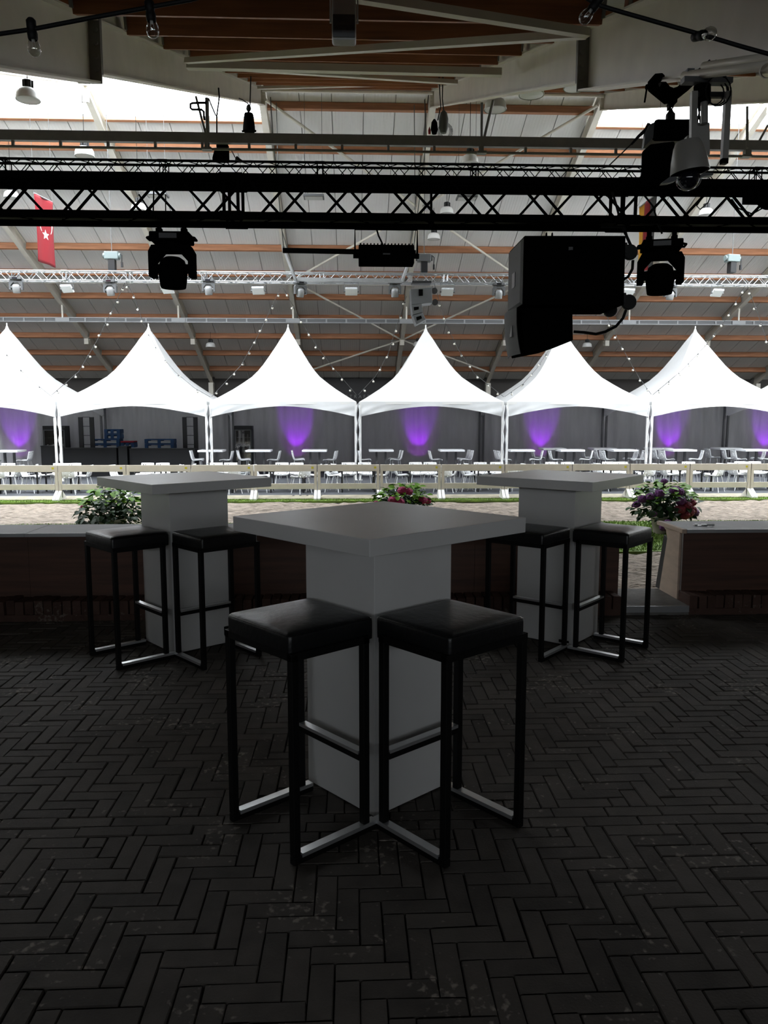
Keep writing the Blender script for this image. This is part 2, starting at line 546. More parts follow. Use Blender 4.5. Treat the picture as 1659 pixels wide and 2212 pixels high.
# brick plinth: a row of upright bricks along the foot of the wall
plr = random.Random(3)
pl_mesh = []
for k in range(7):
    mb = MB(); brick_mb(mb, -.104, -.031, .104, .031, plr, 0.10)
    pl_mesh.append(mb.mesh('brick', 'plinth_clay'))
for wparent, xa, xb in ((wl, -4.3, 1.985), (wr, 2.497, 5.6)):
    n = int((xb - xa) / .068)
    for k in range(n):
        x = (xb - (k + .5) * .068) if wparent is wl else (xa + (k + .5) * .068)
        o = link('brick', plr.choice(pl_mesh), wparent)
        chip = plr.random() < .12
        o.location = (x, 5.704 + plr.uniform(-.006, .006) + (.012 if chip else 0), 0.143 + plr.uniform(-.004, .004))
        o.rotation_euler = (plr.uniform(-.03, .03), plr.uniform(-.02, .02), math.pi / 2 + plr.uniform(-.02, .02))
    MB().box(xa if wparent is wr else -9, 5.60, -.05, xb if wparent is wl else 9, 5.785, .045).build('plinth', 'plinth_clay', wparent)
th = struct(MB().box(1.985, 5.60, -.05, 2.497, 6.2, 0.066).build('trim_1', 'concrete', bevel=.004))
MB().box(1.987, 5.595, 0.020, 2.495, 5.602, 0.068).build('step_nosing', 'alu', th)

# ------------------------------------------------------------------ arena sand, lawn, deck
SZ = -0.80
def sandz(x, y):
    return SZ + .028 * (math.sin(1.7 * x + 2.3 * math.sin(1.1 * y)) * math.sin(2.9 * y + .8 * math.sin(1.3 * x))) + .014 * math.sin(7.1 * y + 2.1 * math.sin(2.2 * x)) * math.sin(3.3 * x + y)
sr = random.Random(9)
def sg(u, v):
    x = -19 + 42 * u; y = 6.40 + 14.19 * v
    low = .16 * max(0, min(1, (y - 12.55) / .1)) * max(0, min(1, (16.35 - y) / .1))
    return (x, y, sandz(x, y) + sr.uniform(-.02, .02) - low)
o = MB().grid(sg, 300, 150).build('sand', 'sand', smooth=False)
o['kind'] = 'stuff'; tag(o, 'raked pale sand of the riding arena floor', 'sand')
struct(MB().box(-32, 4, -1.4, 36, 45, -0.86).build('ground', 'concrete'))

def turf(name, label, x0, x1, y0, y1, z, xv0, xv1, nb, hgt):
    o = MB().box(x0, y0, z - .05, x1, y1, z).build(name, 'turf')
    o['kind'] = 'stuff'; tag(o, label, 'grass')
    g = random.Random(21); mb = MB()
    for _ in range(nb):
        x = g.uniform(xv0, xv1); y = g.uniform(y0 + .01, y1 - .01); a = g.uniform(0, 6.28); h = hgt * g.uniform(.5, 1.2); w = hgt * .22
        dx, dy = math.cos(a) * w, math.sin(a) * w
        mb.add([(x - dx, y - dy, z), (x + dx, y + dy, z), (x + g.uniform(-.4, .4) * h, y + g.uniform(-.4, .4) * h, z + h)], [(0, 1, 2)])
    b = mb.build('blades', 'turf', o); b['kind'] = 'stuff'
turf('lawn', 'short green lawn strip on the sand seen through the wall passage', -19, 23, 12.6, 16.3, SZ + .05, -7, 9.5, 90000, .034)
turf('grass', 'narrow green grass verge along the foot of the white fence', -19, 23, 20.62, 21.14, SZ + .05, -11.5, 13.0, 26000, .026)

DZ = -0.697
deck = struct(MB().box(-19, 21.66, -0.86, 23, 33.0, DZ).build('deck', 'deck_carpet'))
for k in range(14):
    xe = -19 + 3 * k + .01
    e = MB().prism([(xe, 21.16, SZ + .02), (xe, 21.66, SZ + .02), (xe, 21.66, DZ + .004), (xe, 21.56, DZ + .004), (xe, 21.40, DZ - .028), (xe, 21.36, DZ - .034), (xe, 21.16, DZ - .050)], (2.98, 0, 0)).build('edge_board', 'deck_edge', deck)
ws = MB()
for k in range(5):
    ws.box(-1.66 + .19 * k, 21.53, DZ - .010, -1.60 + .19 * k, 21.62, DZ + .006)
ws.build('warning_stripe', 'counter_black', deck)

# ================================================================== SETTING: hall shell and roof
ZF = lambda y: 19.82 - .383 * y          # underside of the far rafters
ZN = lambda y: 1.88 + .355 * y           # underside of the near rafters
RX = [-7.585 + 5 * k for k in range(-4, 9)]
XA, XB = RX[0], RX[-1]
roof = MB()
def slab(xa, xb, ya, yb, zfun, off, th=.06):
    roof.prism([(xa, ya, zfun(ya) + off), (xa, yb, zfun(yb) + off), (xa, yb, zfun(yb) + off + th), (xa, ya, zfun(ya) + off + th)], (xb - xa, 0, 0))
SKN, SKF = 16.5, 25.45                   # skylights lie between these lines; near slope's lengthened out of view for lower light
slab(XA, XB, 3.6, SKN, ZN, .80)
slab(XA, XB, SKF, 44.2, ZF, .46)
slab(RX[5], RX[7], SKN, 24.3, ZN, .80)
slab(RX[5], RX[7], 24.0, SKF, ZF, .46)
ceil = struct(roof.build('ceiling.001', 'wall_paint'))
# roof sheets, one strip each, joints open between them
for b in range(len(RX) - 1):
    if RX[b + 1] < -18 or RX[b] > 23: continue
    for k in range(5):
        x0 = RX[b] + .115 + .954 * k; x1 = x0 + .930
        ya = 24.3 if b in (5, 6) else SKF
        yb = 43.6
        MB().prism([(x0, ya, ZF(ya) + .40), (x0, yb, ZF(yb) + .40), (x0, yb, ZF(yb) + .455), (x0, ya, ZF(ya) + .455)], (x1 - x0, 0, 0)).build('roof_panel', 'roof_sheet', ceil)
# purlins, one per bay and row
pm_far = MB().box(.11, -.05, 0, 4.89, .05, .25).mesh('purlin', 'timber')
pm_sky = MB().box(.11, -.05, 0, 4.89, .05, .10).mesh('purlin', 'timber')
pm_near = MB().box(.11, -.06, 0, 4.89, .06, .34).mesh('purlin', 'timber_shaded')
shoe = MB().box(-.006, -.09, -.02, .006, .09, .25).mesh('purlin_shoe', 'steel_grey')
for b in range(len(RX) - 1):
    if RX[b + 1] < -17 or RX[b] > 22: continue
    for k in range(12):
        y = 24.62 + 1.74 * k
        if k == 0 and b not in (5, 6):
            o = link('purlin', pm_sky, ceil); o.location = (RX[b], SKF - .02, ZF(SKF) + .33); o.rotation_euler = (R(-20.96), 0, 0)
            continue
        o = link('purlin', pm_far, ceil); o.location = (RX[b], y, ZF(y) + .12); o.rotation_euler = (R(-20.96), 0, 0)
    if 3 <= b <= 8:
        for k in range(12):
            y = 4.08 + 1.78 * k
            if y > SKN - .3 and b not in (5, 6): continue
            o = link('purlin', pm_near, ceil); o.location = (RX[b], y, ZN(y) + .46); o.rotation_euler = (R(19.55), 0, 0)
            for s in (.118, 4.882):
                p = link('purlin_shoe', shoe, ceil); p.location = (RX[b] + s, y - .075, ZN(y) + .50); p.rotation_euler = (R(19.55), 0, 0)
# rafters: welded white I-beams, deep at the knee, shallow at the ridge
def ibeam(mb, x, ya, yb, zfun, da, db, w=.20, tf=.018):
    for (o1, o2, hw) in ((0, tf, w / 2), (None, None, w / 2)):
        pass
    za, zb = zfun(ya), zfun(yb)
    mb.prism([(x - w / 2, ya, za), (x - w / 2, yb, zb), (x - w / 2, yb, zb + tf), (x - w / 2, ya, za + tf)], (w, 0, 0))
    mb.prism([(x - w / 2, ya, za + da - tf), (x - w / 2, yb, zb + db - tf), (x - w / 2, yb, zb + db), (x - w / 2, ya, za + da)], (w, 0, 0))
    mb.prism([(x - .006, ya, za + tf), (x - .006, yb, zb + tf), (x - .006, yb, zb + db - tf), (x - .006, ya, za + da - tf)], (.012, 0, 0))
for i, x in enumerate(RX):
    if x < -23 or x > 28: continue
    mb = MB()
    ibeam(mb, x, 8.38, 23.97, ZN, .51, .46)
    ibeam(mb, x, 4.3, 8.36, lambda y: ZN(y) - .09, .66, .60, w=.22)
    ibeam(mb, x, 24.0, 43.4, ZF, .40, .44, w=.19)
    mb.box(x - .12, 42.9, -.9, x + .12, 43.3, ZF(43.2))
    mb.prism([(x - .03, 8.4, ZN(8.4) + .50), (x - .03, 23.97, ZN(23.97) + .45), (x - .03, 23.97, ZN(23.97) + .82), (x - .03, 8.4, ZN(8.4) + .82)], (.06, 0, 0))
    ra = mb.build('rafter', 'steel_white', ceil)
    if -3 <= i - 4 <= 6:
        for ya, z0, z1 in ((8.345, ZN(8.36) - .10, ZN(8.36) + .52), (8.385, ZN(8.38) - .01, ZN(8.38) + .52), (23.955, ZN(23.97) - .02, ZN(23.97) + .47), (24.015, ZF(24) - .02, ZF(24) + .43)):
            p = MB(); p.box(x - .12, ya - .012, z0, x + .12, ya + .012, z1)
            for s in (-.075, .075):
                for t in (.2, .4, .6, .8):
                    zz = z0 + (z1 - z0) * t
                    p.tube((x + s, ya - .03, zz), (x + s, ya - .012, zz), .024, 8)
            p.build('splice_plate', 'steel_grey' if ya < 9 else 'steel_white', ra)
        p = MB()
        yk = 38.6
        p.box(x - .10, yk - .25, ZF(yk) - .16, x + .10, yk + .15, ZF(yk) + .1)
        for t in range(4): p.tube((x - .13, yk - .05, ZF(yk) - .1 + .09 * t), (x + .13, yk - .05, ZF(yk) - .1 + .09 * t), .018, 6)
        p.build('splice_plate', 'steel_white', ra)
# skylight panes between the bars
pane_x = [b for b in range(len(RX) - 1) if b not in (5, 6)]
for b in pane_x:
    for k in range(4):
        xa = RX[b] + .1 + 1.2 * k; xb = xa + 1.18
        w1 = MB()
        w1.prism([(xa, SKN, ZN(SKN) + .84), (xa, 24.1, ZN(24.1) + .84), (xa, 24.1, ZN(24.1) + .848), (xa, SKN, ZN(SKN) + .848)], (xb - xa, 0, 0))
        w1.prism([(xa, 24.15, ZF(24.15) + .50), (xa, SKF, ZF(SKF) + .50), (xa, SKF, ZF(SKF) + .508), (xa, 24.15, ZF(24.15) + .508)], (xb - xa, 0, 0))
        struct(w1.build('window_%d' % (2 + b * 4 + k), 'skylight_pane'))
for (xa, xb) in ((XA, RX[5]), (RX[7], XB)):
    L = xb - xa; cx = (xa + xb) / 2
    portal('skylight_daylight', (cx, (SKN + 24.15) / 2, ZN((SKN + 24.15) / 2) + .83), (R(19.55), 0, 0), L, (24.15 - SKN) / math.cos(R(19.55)))
    portal('skylight_daylight', (cx, (SKF + 24.15) / 2, ZF((SKF + 24.15) / 2) + .49), (R(-20.96), 0, 0), L, (SKF - 24.15) / math.cos(R(20.96)))
# wind bracing tubes and struts
def brace(p, q, r=.045, name='brace', m='steel_white'):
    MB().tube(p, q, r, 8).build(name, m, ceil)
zb = lambda y: ZF(y) + .06
n3 = [(RX[5] + .1, 24.2, zb(24.2)), (RX[5] + .1, 33.5, zb(33.5)), (RX[5] + .1, 42, zb(42))]
n4 = [(RX[6], 28.9, zb(28.9)), (RX[6], 38.5, zb(38.5))]
n5 = [(RX[7] - .1, 24.2, zb(24.2)), (RX[7] - .1, 33.5, zb(33.5)), (RX[7] - .1, 42, zb(42))]
for a, b in ((n3[0], n4[0]), (n4[0], n3[1]), (n3[1], n4[1]), (n4[1], n3[2]), (n5[0], n4[0]), (n4[0], n5[1]), (n5[1], n4[1]), (n4[1], n5[2])): brace(a, b)
for b in range(2, 10):
    brace((RX[b] + .05, 33.4, ZF(33.4) - .10), (RX[b + 1] - .05, 33.4, ZF(33.4) - .10), .06, 'strut')
xl, xr = RX[5] + .05, RX[6] - .05
def flat(p, q, w=.07, name='brace'):
    MB().bar(p, q, w, w).build(name, 'steel_white', ceil)
flat((-2.300, 5.664, 4.570), (2.160, 7.523, 4.927))
flat((-2.340, 11.948, 6.493), (2.180, 7.682, 4.992))
flat((-2.360, 12.108, 6.498), (2.190, 11.999, 6.428), .10, 'strut')
flat((-2.360, 15.965, 8.073), (2.190, 16.963, 8.278), .08)
flat((-2.485, 22.198, 10.155), (2.315, 22.064, 10.295), .07)
brace((xl, 23.85, ZF(24) + .12), (xr, 23.85, ZF(24) + .12), .06, 'strut')
brace((RX[6] + .05, 23.85, ZF(24) + .12), (RX[7] - .05, 23.85, ZF(24) + .12), .06, 'strut')
# far wall and gable walls
struct(MB().box(-32, 43.6, -0.9, 36, 43.8, 4.2).build('wall_back', 'dark_wall'))
struct(MB().box(XA - .2, 3.6, -.9, XA, 44, 11.6).build('wall_left.001', 'wall_paint'))
struct(MB().box(XB, 3.6, -.9, XB + .2, 44, 11.6).build('wall_right.001', 'wall_paint'))
struct(MB().box(XA, 3.72, 3.5, XB, 3.78, 4.0).box(XA, 4.7, -.9, -9.2, 4.9, 3.6).box(9.2, 4.7, -.9, XB, 4.9, 3.6).build('trim_2', 'dark_wall'))

# ================================================================== FOREGROUND: bar tables and stools
def make_table(label, loc, rz):
    t = root('bar_table', label, 'table', loc, rz, 'square white bar tables')
    MB().box(-.4005, -.4005, 1.0225, .4005, .4005, 1.08).build('table_top', 'laminate', t, bevel=.0025)
    c = MB()
    c.box(-.20, -.20, .006, .20, .20, 1.0225)
    c.build('column', 'laminate', t, bevel=.002)
    MB().box(-.19, -.19, 0.0, .19, .19, .006).build('plinth', 'black_frame', t)
    return t
T1 = make_table('nearest square white bar table with a thick top and box column', (0.098, 2.996, 0), R(45 - 4.64))
T2 = dup(T1, (-1.079, 5.034, 0), R(45 - 5.73), 'white bar table in front of the low brown wall, beside the green hydrangea')
T3 = dup(T1, (1.373, 5.101, 0), R(45 + 3.67), 'white bar table beside the passage through the low wall')
MB().box(.150, -.2025, .060, .185, -.2005, .115).build('name_plate', 'black_frame', T2)
MB().box(-.2025, -.185, .018, -.2005, -.115, .036).build('name_plate', 'black_frame', T3)

def seat_fn(u, v):
    # rounded, slightly crowned cushion top
    x = (u - .5) * 2; y = (v - .5) * 2
    return x, y
def make_stool(label, loc, rz):
    t = root('bar_stool', label, 'stool', loc, rz, 'black leather bar stools')
    s = .0135
    lw = .027
    for x, y in ((-.19, -.165), (.19, -.165), (-.19, .135), (.19, .135)):
        MB().box(x - s, y - s, .028, x + s, y + s, .715).build('leg', 'black_frame', t, bevel=.003)
    for x in (-.19, .19):
        ru = MB().box(x - s, -.165 - s, 0, x + s, .185, .028).build('runner', 'black_frame', t, bevel=.003)
        m = MB().box(x - s - .001, -.165 + s + .004, .028, x + s + .001, .182, .036)
        m.box(x - s - .003, -.165 + s + .004, .022, x - s, .182, .036).box(x + s, -.165 + s + .004, .022, x + s + .003, .182, .036)
        m.build('kick_plate', 'chrome', ru)
    fr = MB().box(-.19 + s, .135 - s, .262, .19 - s, .135 + s, .290).build('foot_rest', 'black_frame', t, bevel=.003)
    MB().box(-.19 + s + .002, .135 - s - .002, .290, .19 - s - .002, .135 + s + .002, .298).box(-.19 + s + .002, .135 - s - .003, .286, .19 - s - .002, .135 - s, .298).build('kick_plate', 'chrome', fr)
    f = MB()
    f.box(-.2035, -.1785, .690, .2035, -.1515, .715).box(-.2035, .1215, .690, .2035, .1485, .715)
    f.box(-.2035, -.1515, .690, -.1765, .1215, .715).box(.1765, -.1515, .690, .2035, .1215, .715)
    f.build('seat_frame', 'black_frame', t)
    # cushion
    mb = MB()
    hx, hy = .189, .179
    def ring(inset, z, rad, n=6):
        pts = []
        for cx, cy, a0 in ((1, 1, 0), (-1, 1, 90), (-1, -1, 180), (1, -1, 270)):
            for k in range(n + 1):
                a = R(a0 + 90 * k / n)
                pts.append((cx * (hx - rad - inset) + rad * math.cos(a), .002 + cy * (hy - rad - inset) + rad * math.sin(a), z))
        return pts
    rings = [ring(.008, .693, .012), ring(.001, .698, .012), ring(0, .715, .014), ring(0, .760, .014), ring(.002, .770, .014), ring(.007, .776, .016), ring(.02, .780, .02), ring(.06, .784, .03), ring(.12, .7865, .03)]
    n = len(rings[0])
    vs = [p for r_ in rings for p in r_]
    fs = [tuple(reversed(range(n)))]
    for k in range(len(rings) - 1):
        for i in range(n):
            j = (i + 1) % n
            fs.append((k * n + i, k * n + j, (k + 1) * n + j, (k + 1) * n + i))
    fs.append(tuple(range((len(rings) - 1) * n, len(rings) * n)))
    mb.add(vs, fs)
    cu = mb.build('cushion', 'leather', t, smooth=True)
    sm = MB()
    pts = ring(.002, .770, .014, 4); sm.path(pts + [pts[0]], .0022, 5, cap=False)
    sm.build('piping', 'leather', cu, smooth=True)
    return t
S1 = make_stool('black bar stool at the left of the nearest white table', (-.189, 2.684, 0), R(-50.2))
dup(S1, (.338, 2.648, 0), R(39.4), 'black bar stool at the right of the nearest white table')
dup(S1, (-1.363, 4.727, 0), R(-49.5), 'black bar stool left of the table by the green hydrangea, nearer the wall end')
dup(S1, (-.833, 4.705, 0), R(40.5), 'black bar stool half hidden behind the nearest white table top, left side')
dup(S1, (1.095, 4.775, 0), R(-42.0), 'black bar stool left of the table beside the wall passage')
dup(S1, (1.613, 4.752, 0), R(48.2), 'black bar stool in front of the wall passage and lawn')

# ================================================================== PLANTS
def leaf_mesh(name, m, L, W):
    mb = MB()
    P_ = [(-.0, 0), (.3, .42), (.55, .5), (.8, .3), (1, 0)]
    vs = []
    for t, w in P_:
        z = -.22 * L * t * t + .05 * L * t
        vs += [(t * L, -w * W, z + .10 * W * (w > 0)), (t * L, 0, z), (t * L, w * W, z + .10 * W * (w > 0))]
    fs = []
    for k in range(4):
        a = k * 3
        fs += [(a, a + 1, a + 4, a + 3), (a + 1, a + 2, a + 5, a + 4)]
    mb.add(vs, fs)
    return mb.mesh(name, m, True)
def bloom_mesh(name, m, seed):
    g = random.Random(seed); mb = MB()
    mb.ball((0, 0, 0), .075, 12, 8, (1, 1, .8))
    for _ in range(70):
        th = g.uniform(0, 6.28); ph = math.acos(g.uniform(-.6, 1))
        d = Vector((math.sin(ph) * math.cos(th), math.sin(ph) * math.sin(th), .8 * math.cos(ph)))
        c = d * .079
        a = d.orthogonal().normalized() * .022; b = d.cross(a).normalized() * .022
        q = g.uniform(0, 1.5); a, b = a * math.cos(q) + b * math.sin(q), b * math.cos(q) - a * math.sin(q)
        n = d * .006
        mb.add([c + a - n, c + b * .3 + a * .3, c + b - n, c - a * .3 + b * .3, c - a - n, c - a * .3 - b * .3, c - b - n, c + a * .3 - b * .3, c + n], [(8, i, (i + 1) % 8) for i in range(8)])
    return mb.mesh(name, m)
LEAVES = [leaf_mesh('leaf', 'leaf', .14, .10), leaf_mesh('leaf', 'leaf', .11, .08), leaf_mesh('leaf', 'leaf_shaded', .14, .11), leaf_mesh('leaf', 'leaf_shaded', .12, .09)]
def hydrangea(label, x, y, rad, hgt, zc, nleaf, blooms, seed, lift=0.0):
    g = random.Random(seed)
    t = root('hydrangea', label, 'plant', (x, y, SZ + .05), 0, 'potted hydrangeas on the lawn')
    pot = MB().lathe([(0, 0), (.17, 0), (.23, .30), (.245, .30), (.245, .34), (.215, .34), (.20, .26), (0, .26)], 20).build('pot', 'pot_clay', t, smooth=True)
    st = MB()
    for k in range(16):
        a = g.uniform(0, 6.28); rr = rad * g.uniform(.3, .8)
        st.path([(.05 * math.cos(a), .05 * math.sin(a), .25), (rr * .5 * math.cos(a), rr * .5 * math.sin(a), zc - .05), (rr * math.cos(a), rr * math.sin(a), zc + hgt * g.uniform(-.1, .6))], .008, 5)
    st.build('stems', 'leaf_shaded', t)
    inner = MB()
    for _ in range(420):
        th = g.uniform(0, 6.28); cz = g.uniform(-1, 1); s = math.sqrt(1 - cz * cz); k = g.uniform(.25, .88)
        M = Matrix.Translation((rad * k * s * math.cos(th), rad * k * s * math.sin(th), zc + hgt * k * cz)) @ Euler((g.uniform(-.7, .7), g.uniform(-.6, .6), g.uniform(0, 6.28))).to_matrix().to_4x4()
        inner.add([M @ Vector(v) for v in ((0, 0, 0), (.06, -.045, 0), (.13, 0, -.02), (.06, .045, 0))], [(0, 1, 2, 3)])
    core = inner.build('inner_leaves', 'leaf_shaded', t); core['kind'] = 'stuff'
    for _ in range(nleaf):
        th = g.uniform(0, 6.28); cz = g.uniform(-.75, 1)
        s = math.sqrt(max(0, 1 - cz * cz)); k = g.uniform(.72, 1.02)
        p = (rad * k * s * math.cos(th), rad * k * s * math.sin(th), zc + hgt * k * cz)
        o = link('leaf', g.choice(LEAVES[:2] if cz > .35 else LEAVES[2:] if cz < .1 else LEAVES[1:]), t)  # bright leaves on top, dark below: light and shade put into leaf colour
        o.location = p
        o.rotation_euler = (g.uniform(-.5, .5), g.uniform(-.5, .45) + (.5 if cz < 0 else 0), th + g.uniform(-.7, .7))
        sc_ = g.uniform(.75, 1.25); o.scale = (sc_,) * 3
    for (bx, by, bz, s, me) in blooms:
        o = link('flower_head', me, t); o.location = (bx, by, bz); o.scale = (s,) * 3
        o.rotation_euler = (g.uniform(-.4, .4), g.uniform(-.4, .4), g.uniform(0, 6))
    return t
BP = bloom_mesh('flower_head', 'bloom_pink', 1); BU = bloom_mesh('flower_head', 'bloom_purple', 2); BR = bloom_mesh('flower_head', 'bloom_rose', 3)
hydrangea('mostly green hydrangea with few blooms behind the low wall, left of centre', -4.45, 14.55, .62, .48, .50, 300,
          [(-.50, -.25, .20, 1.0, BR), (-.42, -.32, .10, .9, BR), (-.45, -.2, .58, .6, BP), (.1, -.5, .15, .9, BR)], 4)
hydrangea('pink flowering hydrangea behind the nearest bar table top', 0.93, 14.6, .54, .42, .56, 300,
          [(-.02, -.30, .86, 1.15, BP), (.10, -.28, .84, 1.0, BP), (-.20, -.44, .70, 1.1, BP), (-.08, -.46, .66, 1.2, BP), (.36, -.30, .68, 1.1, BP), (.45, -.24, .66, .9, BP), (.18, -.48, .48, 1.3, BP), (.30, -.45, .46, 1.1, BR), (-.1, -.49, .45, 1.0, BR), (-.50, -.2, .62, .7, BP)], 5)
hydrangea('purple flowering hydrangea beside the end of the right-hand wall', 5.92, 14.6, .60, .44, .58, 300,
          [(-.50, -.22, .68, 1.15, BU), (-.40, -.34, .74, 1.0, BU), (-.24, -.38, .80, 1.2, BU), (-.56, -.1, .56, 1.0, BU), (.05, -.36, .86, 1.2, BU), (.14, -.36, .82, 1.2, BU), (.14, -.46, .66, 1.3, BU), (.10, -.52, .52, 1.3, BR), (.24, -.50, .58, 1.2, BR), (.30, -.46, .44, 1.3, BR), (.36, -.38, .62, 1.2, BR), (.42, -.30, .48, 1.2, BR), (.52, -.2, .42, 1.1, BU), (.20, -.52, .40, 1.2, BR), (-.15, -.55, .22, 1.7, BU), (-.35, -.42, .42, .8, BU), (-.05, -.1, 1.0, .8, BU)], 6)

# ================================================================== WHITE FENCE
FX = [-8.00 - 1.84 * 2, -8.00 - 1.84, -8.00, -6.17, -4.42, -2.71, -.975, .75, 2.45, 4.22, 6.115, 7.745, 9.45, 11.20, 12.95]
FX = [x * .978 for x in FX]
FY, FZ0, FZ1 = 21.12, SZ + .055, .177
def fence_panel(k, x0, x1):
    pos = ORD[k] + ' section of the white two-rail arena fence, counted from the left'
    t = root('fence_panel', pos, 'fence', (x0, FY, FZ0), 0, 'white fence sections along the arena')
    L = x1 - x0; H_ = FZ1 - FZ0
    MB().box(.012, -.022, H_ - .175, L - .012, .022, H_).build('rail', 'fence_wood', t, bevel=.004)
    MB().box(.09, -.020, H_ - .655, L - .09, .020, H_ - .505).build('rail', 'fence_wood', t, bevel=.004)
    for xx in (.012, L - .082):
        p = MB().box(xx, -.025, .06, xx + .075, .025, H_ - .002).build('post', 'fence_wood', t, bevel=.003)
        f = MB()
        f.prism([(xx, -.03, .24), (xx, -.30, .04), (xx, -.30, 0), (xx, .30, 0), (xx, .30, .04), (xx, .03, .24)], (.075, 0, 0))
        f.build('foot', 'post_white', t)
    MB().box(L - .155, -.024, H_ - .105, L - .095, -.0225, H_ - .05).build('sticker', 'sticker', t)
for k in range(1, len(FX) - 1): fence_panel(k - 1, FX[k], FX[k + 1])

# ================================================================== PAVILION TENTS
PROF = [(0, 0), (.03, .045), (.06, .09), (.11, .163), (.16, .245), (.21, .32), (.27, .41), (.33, .497), (.40, .585), (.485, .673), (.61, .765), (.72, .84), (.82, .90), (.91, .953), (1, 1)]
EZ, PZK = 1.965, 4.66
def tent(label, x, k):
    t = root('pavilion_tent', label, 'tent', (x, 26.70, DZ), 0, 'white pagoda tents in a row')
    b = -DZ
    hw = 2.455
    m = 6
    def ringpts(r, z):
        pts = []
        for sx, sy, dx, dy in ((-1, -1, 1, 0), (1, -1, 0, 1), (1, 1, -1, 0), (-1, 1, 0, -1)):
            for i in range(m):
                f = 2 * i / m
                pts.append(((sx + dx * f) * r, 2.5 + (sy + dy * f) * r, z))
        return pts
    vs = []; fs = []; n = 4 * m
    PR = []
    for q in range(len(PROF) - 1):
        (a, c), (a2, c2) = PROF[q], PROF[q + 1]
        PR += [(a, c), ((a + a2) / 2, (c + c2) / 2)]
    PR.append(PROF[-1])
    for a, c in PR:
        vs += ringpts(max(.03, a * hw), PZK - c * (PZK - EZ) + b)
    for q in range(len(PR) - 1):
        for i in range(n):
            j = (i + 1) % n
            fs.append((q * n + i, (q + 1) * n + i, (q + 1) * n + j, q * n + j))
    can = MB().add(vs, fs).build('canopy', 'canvas', t, smooth=True)
    # hanging scalloped valance on all four sides
    g = random.Random(40 + k)
    ph = [g.uniform(0, 6) for _ in range(6)]
    def side(name, p0, d, nrm):
        def fn(u, v):
            s = abs(2 * u - 1)
            low = .155 + .36 * (s ** 1.7)
            crum = (.03 * v * (s ** 3) * math.sin(34 * u + 9 * v + ph[0]) + .008 * math.sin(60 * u + ph[1]) * v * s + .02 * v * math.sin(15 * u + ph[2])) * (1 if nrm[1] else .3)
            q = Vector(p0) + Vector(d) * u + Vector(nrm) * (crum + .01)
            return (q.x, q.y, EZ + b - low * v)
        MB().grid(fn, 48, 8).build(name, 'canvas', t, smooth=True)
    side('valance', (-hw, 2.5 - hw, 0), (2 * hw, 0, 0), (0, -1, 0))
    side('valance', (hw, 2.5 - hw, 0), (0, 2 * hw, 0), (1, 0, 0))
    side('valance', (-hw, 2.5 - hw, 0), (0, 2 * hw, 0), (-1, 0, 0))
    sp = MB().tube((0, 2.5, PZK - .10 + b), (0, 2.5, PZK + .13 + b), .022, 8).lathe([(.075, PZK - .10 + b), (.03, PZK + .02 + b), (.02, PZK + .03 + b)], 10, Matrix.Translation((0, 2.5, 0)))
    sp.build('spire', 'post_white', t)
    for sx in (-1, 1):
        for yy, m_ in ((.06, 'post_white'), (4.9, 'post_dark')):  # rear posts coloured dark for the shade inside the tent
            p = MB().box(sx * 2.43 - .035, yy - .035, 0, sx * 2.43 + .035, yy + .035, EZ + b - .02)
            po = p.build('post', m_, t)
            MB().box(sx * 2.43 - .07, yy - .07, 0, sx * 2.43 + .07, yy + .07, .012).build('base_plate', m_, po)
    # tied-up side sheet along the front post
    for sx in (-1, 1):
        c = MB(); pts = []
        for q in range(14):
            pts.append((sx * 2.455 + .02 * math.sin(q * 1.7 + sx), .03 + .02 * math.cos(q * 2.1), EZ + b - .12 - q * (.15 if sx > 0 else .165)))
        c.path(pts, .032, 7, .018).build('rolled_side_sheet', 'canvas', t, smooth=True)
    fr = MB()
    for a, c in (((-2.43, .06), (2.43, .06)), ((-2.43, 4.9), (2.43, 4.9)), ((-2.43, .06), (-2.43, 4.9)), ((2.43, .06), (2.43, 4.9))):
        fr.bar((a[0], a[1], EZ + b - .05), (c[0], c[1], EZ + b - .05), .05, .08)
    fr.build('eave_frame', 'post_white', t)
    # rear wall sheet with soft folds
    w = random.Random(70 + k)
    fo = [(w.uniform(2, 14), w.uniform(0, 6), w.uniform(.010, .03)) for _ in range(5)]
    def wf(u, v):
        y = 5.0 + sum(a * math.sin(f * u * 6.28 + p + .8 * v) for f, p, a in fo) * (.35 + .65 * v)
        return ((u - .5) * 5.02, y, .015 + v * (EZ + b - .01))
    MB().grid(wf, 90, 12).build('rear_wall', 'drape', t, smooth=True)
    return t
TX = [-12.36 + 5.02 * k for k in range(7)]
tl = ['leftmost white pagoda tent, cut by the frame edge', 'white pagoda tent with the black bar counter and pallets inside', 'white pagoda tent left of the hanging lettered sign', 'white pagoda tent below the grey hanging loudspeaker array',
      'white pagoda tent partly hidden by the big black loudspeaker', 'white pagoda tent behind the purple hydrangea', 'rightmost white pagoda tent, mostly beyond the frame']
for k, x in enumerate(TX): tent(tl[k], x, k)

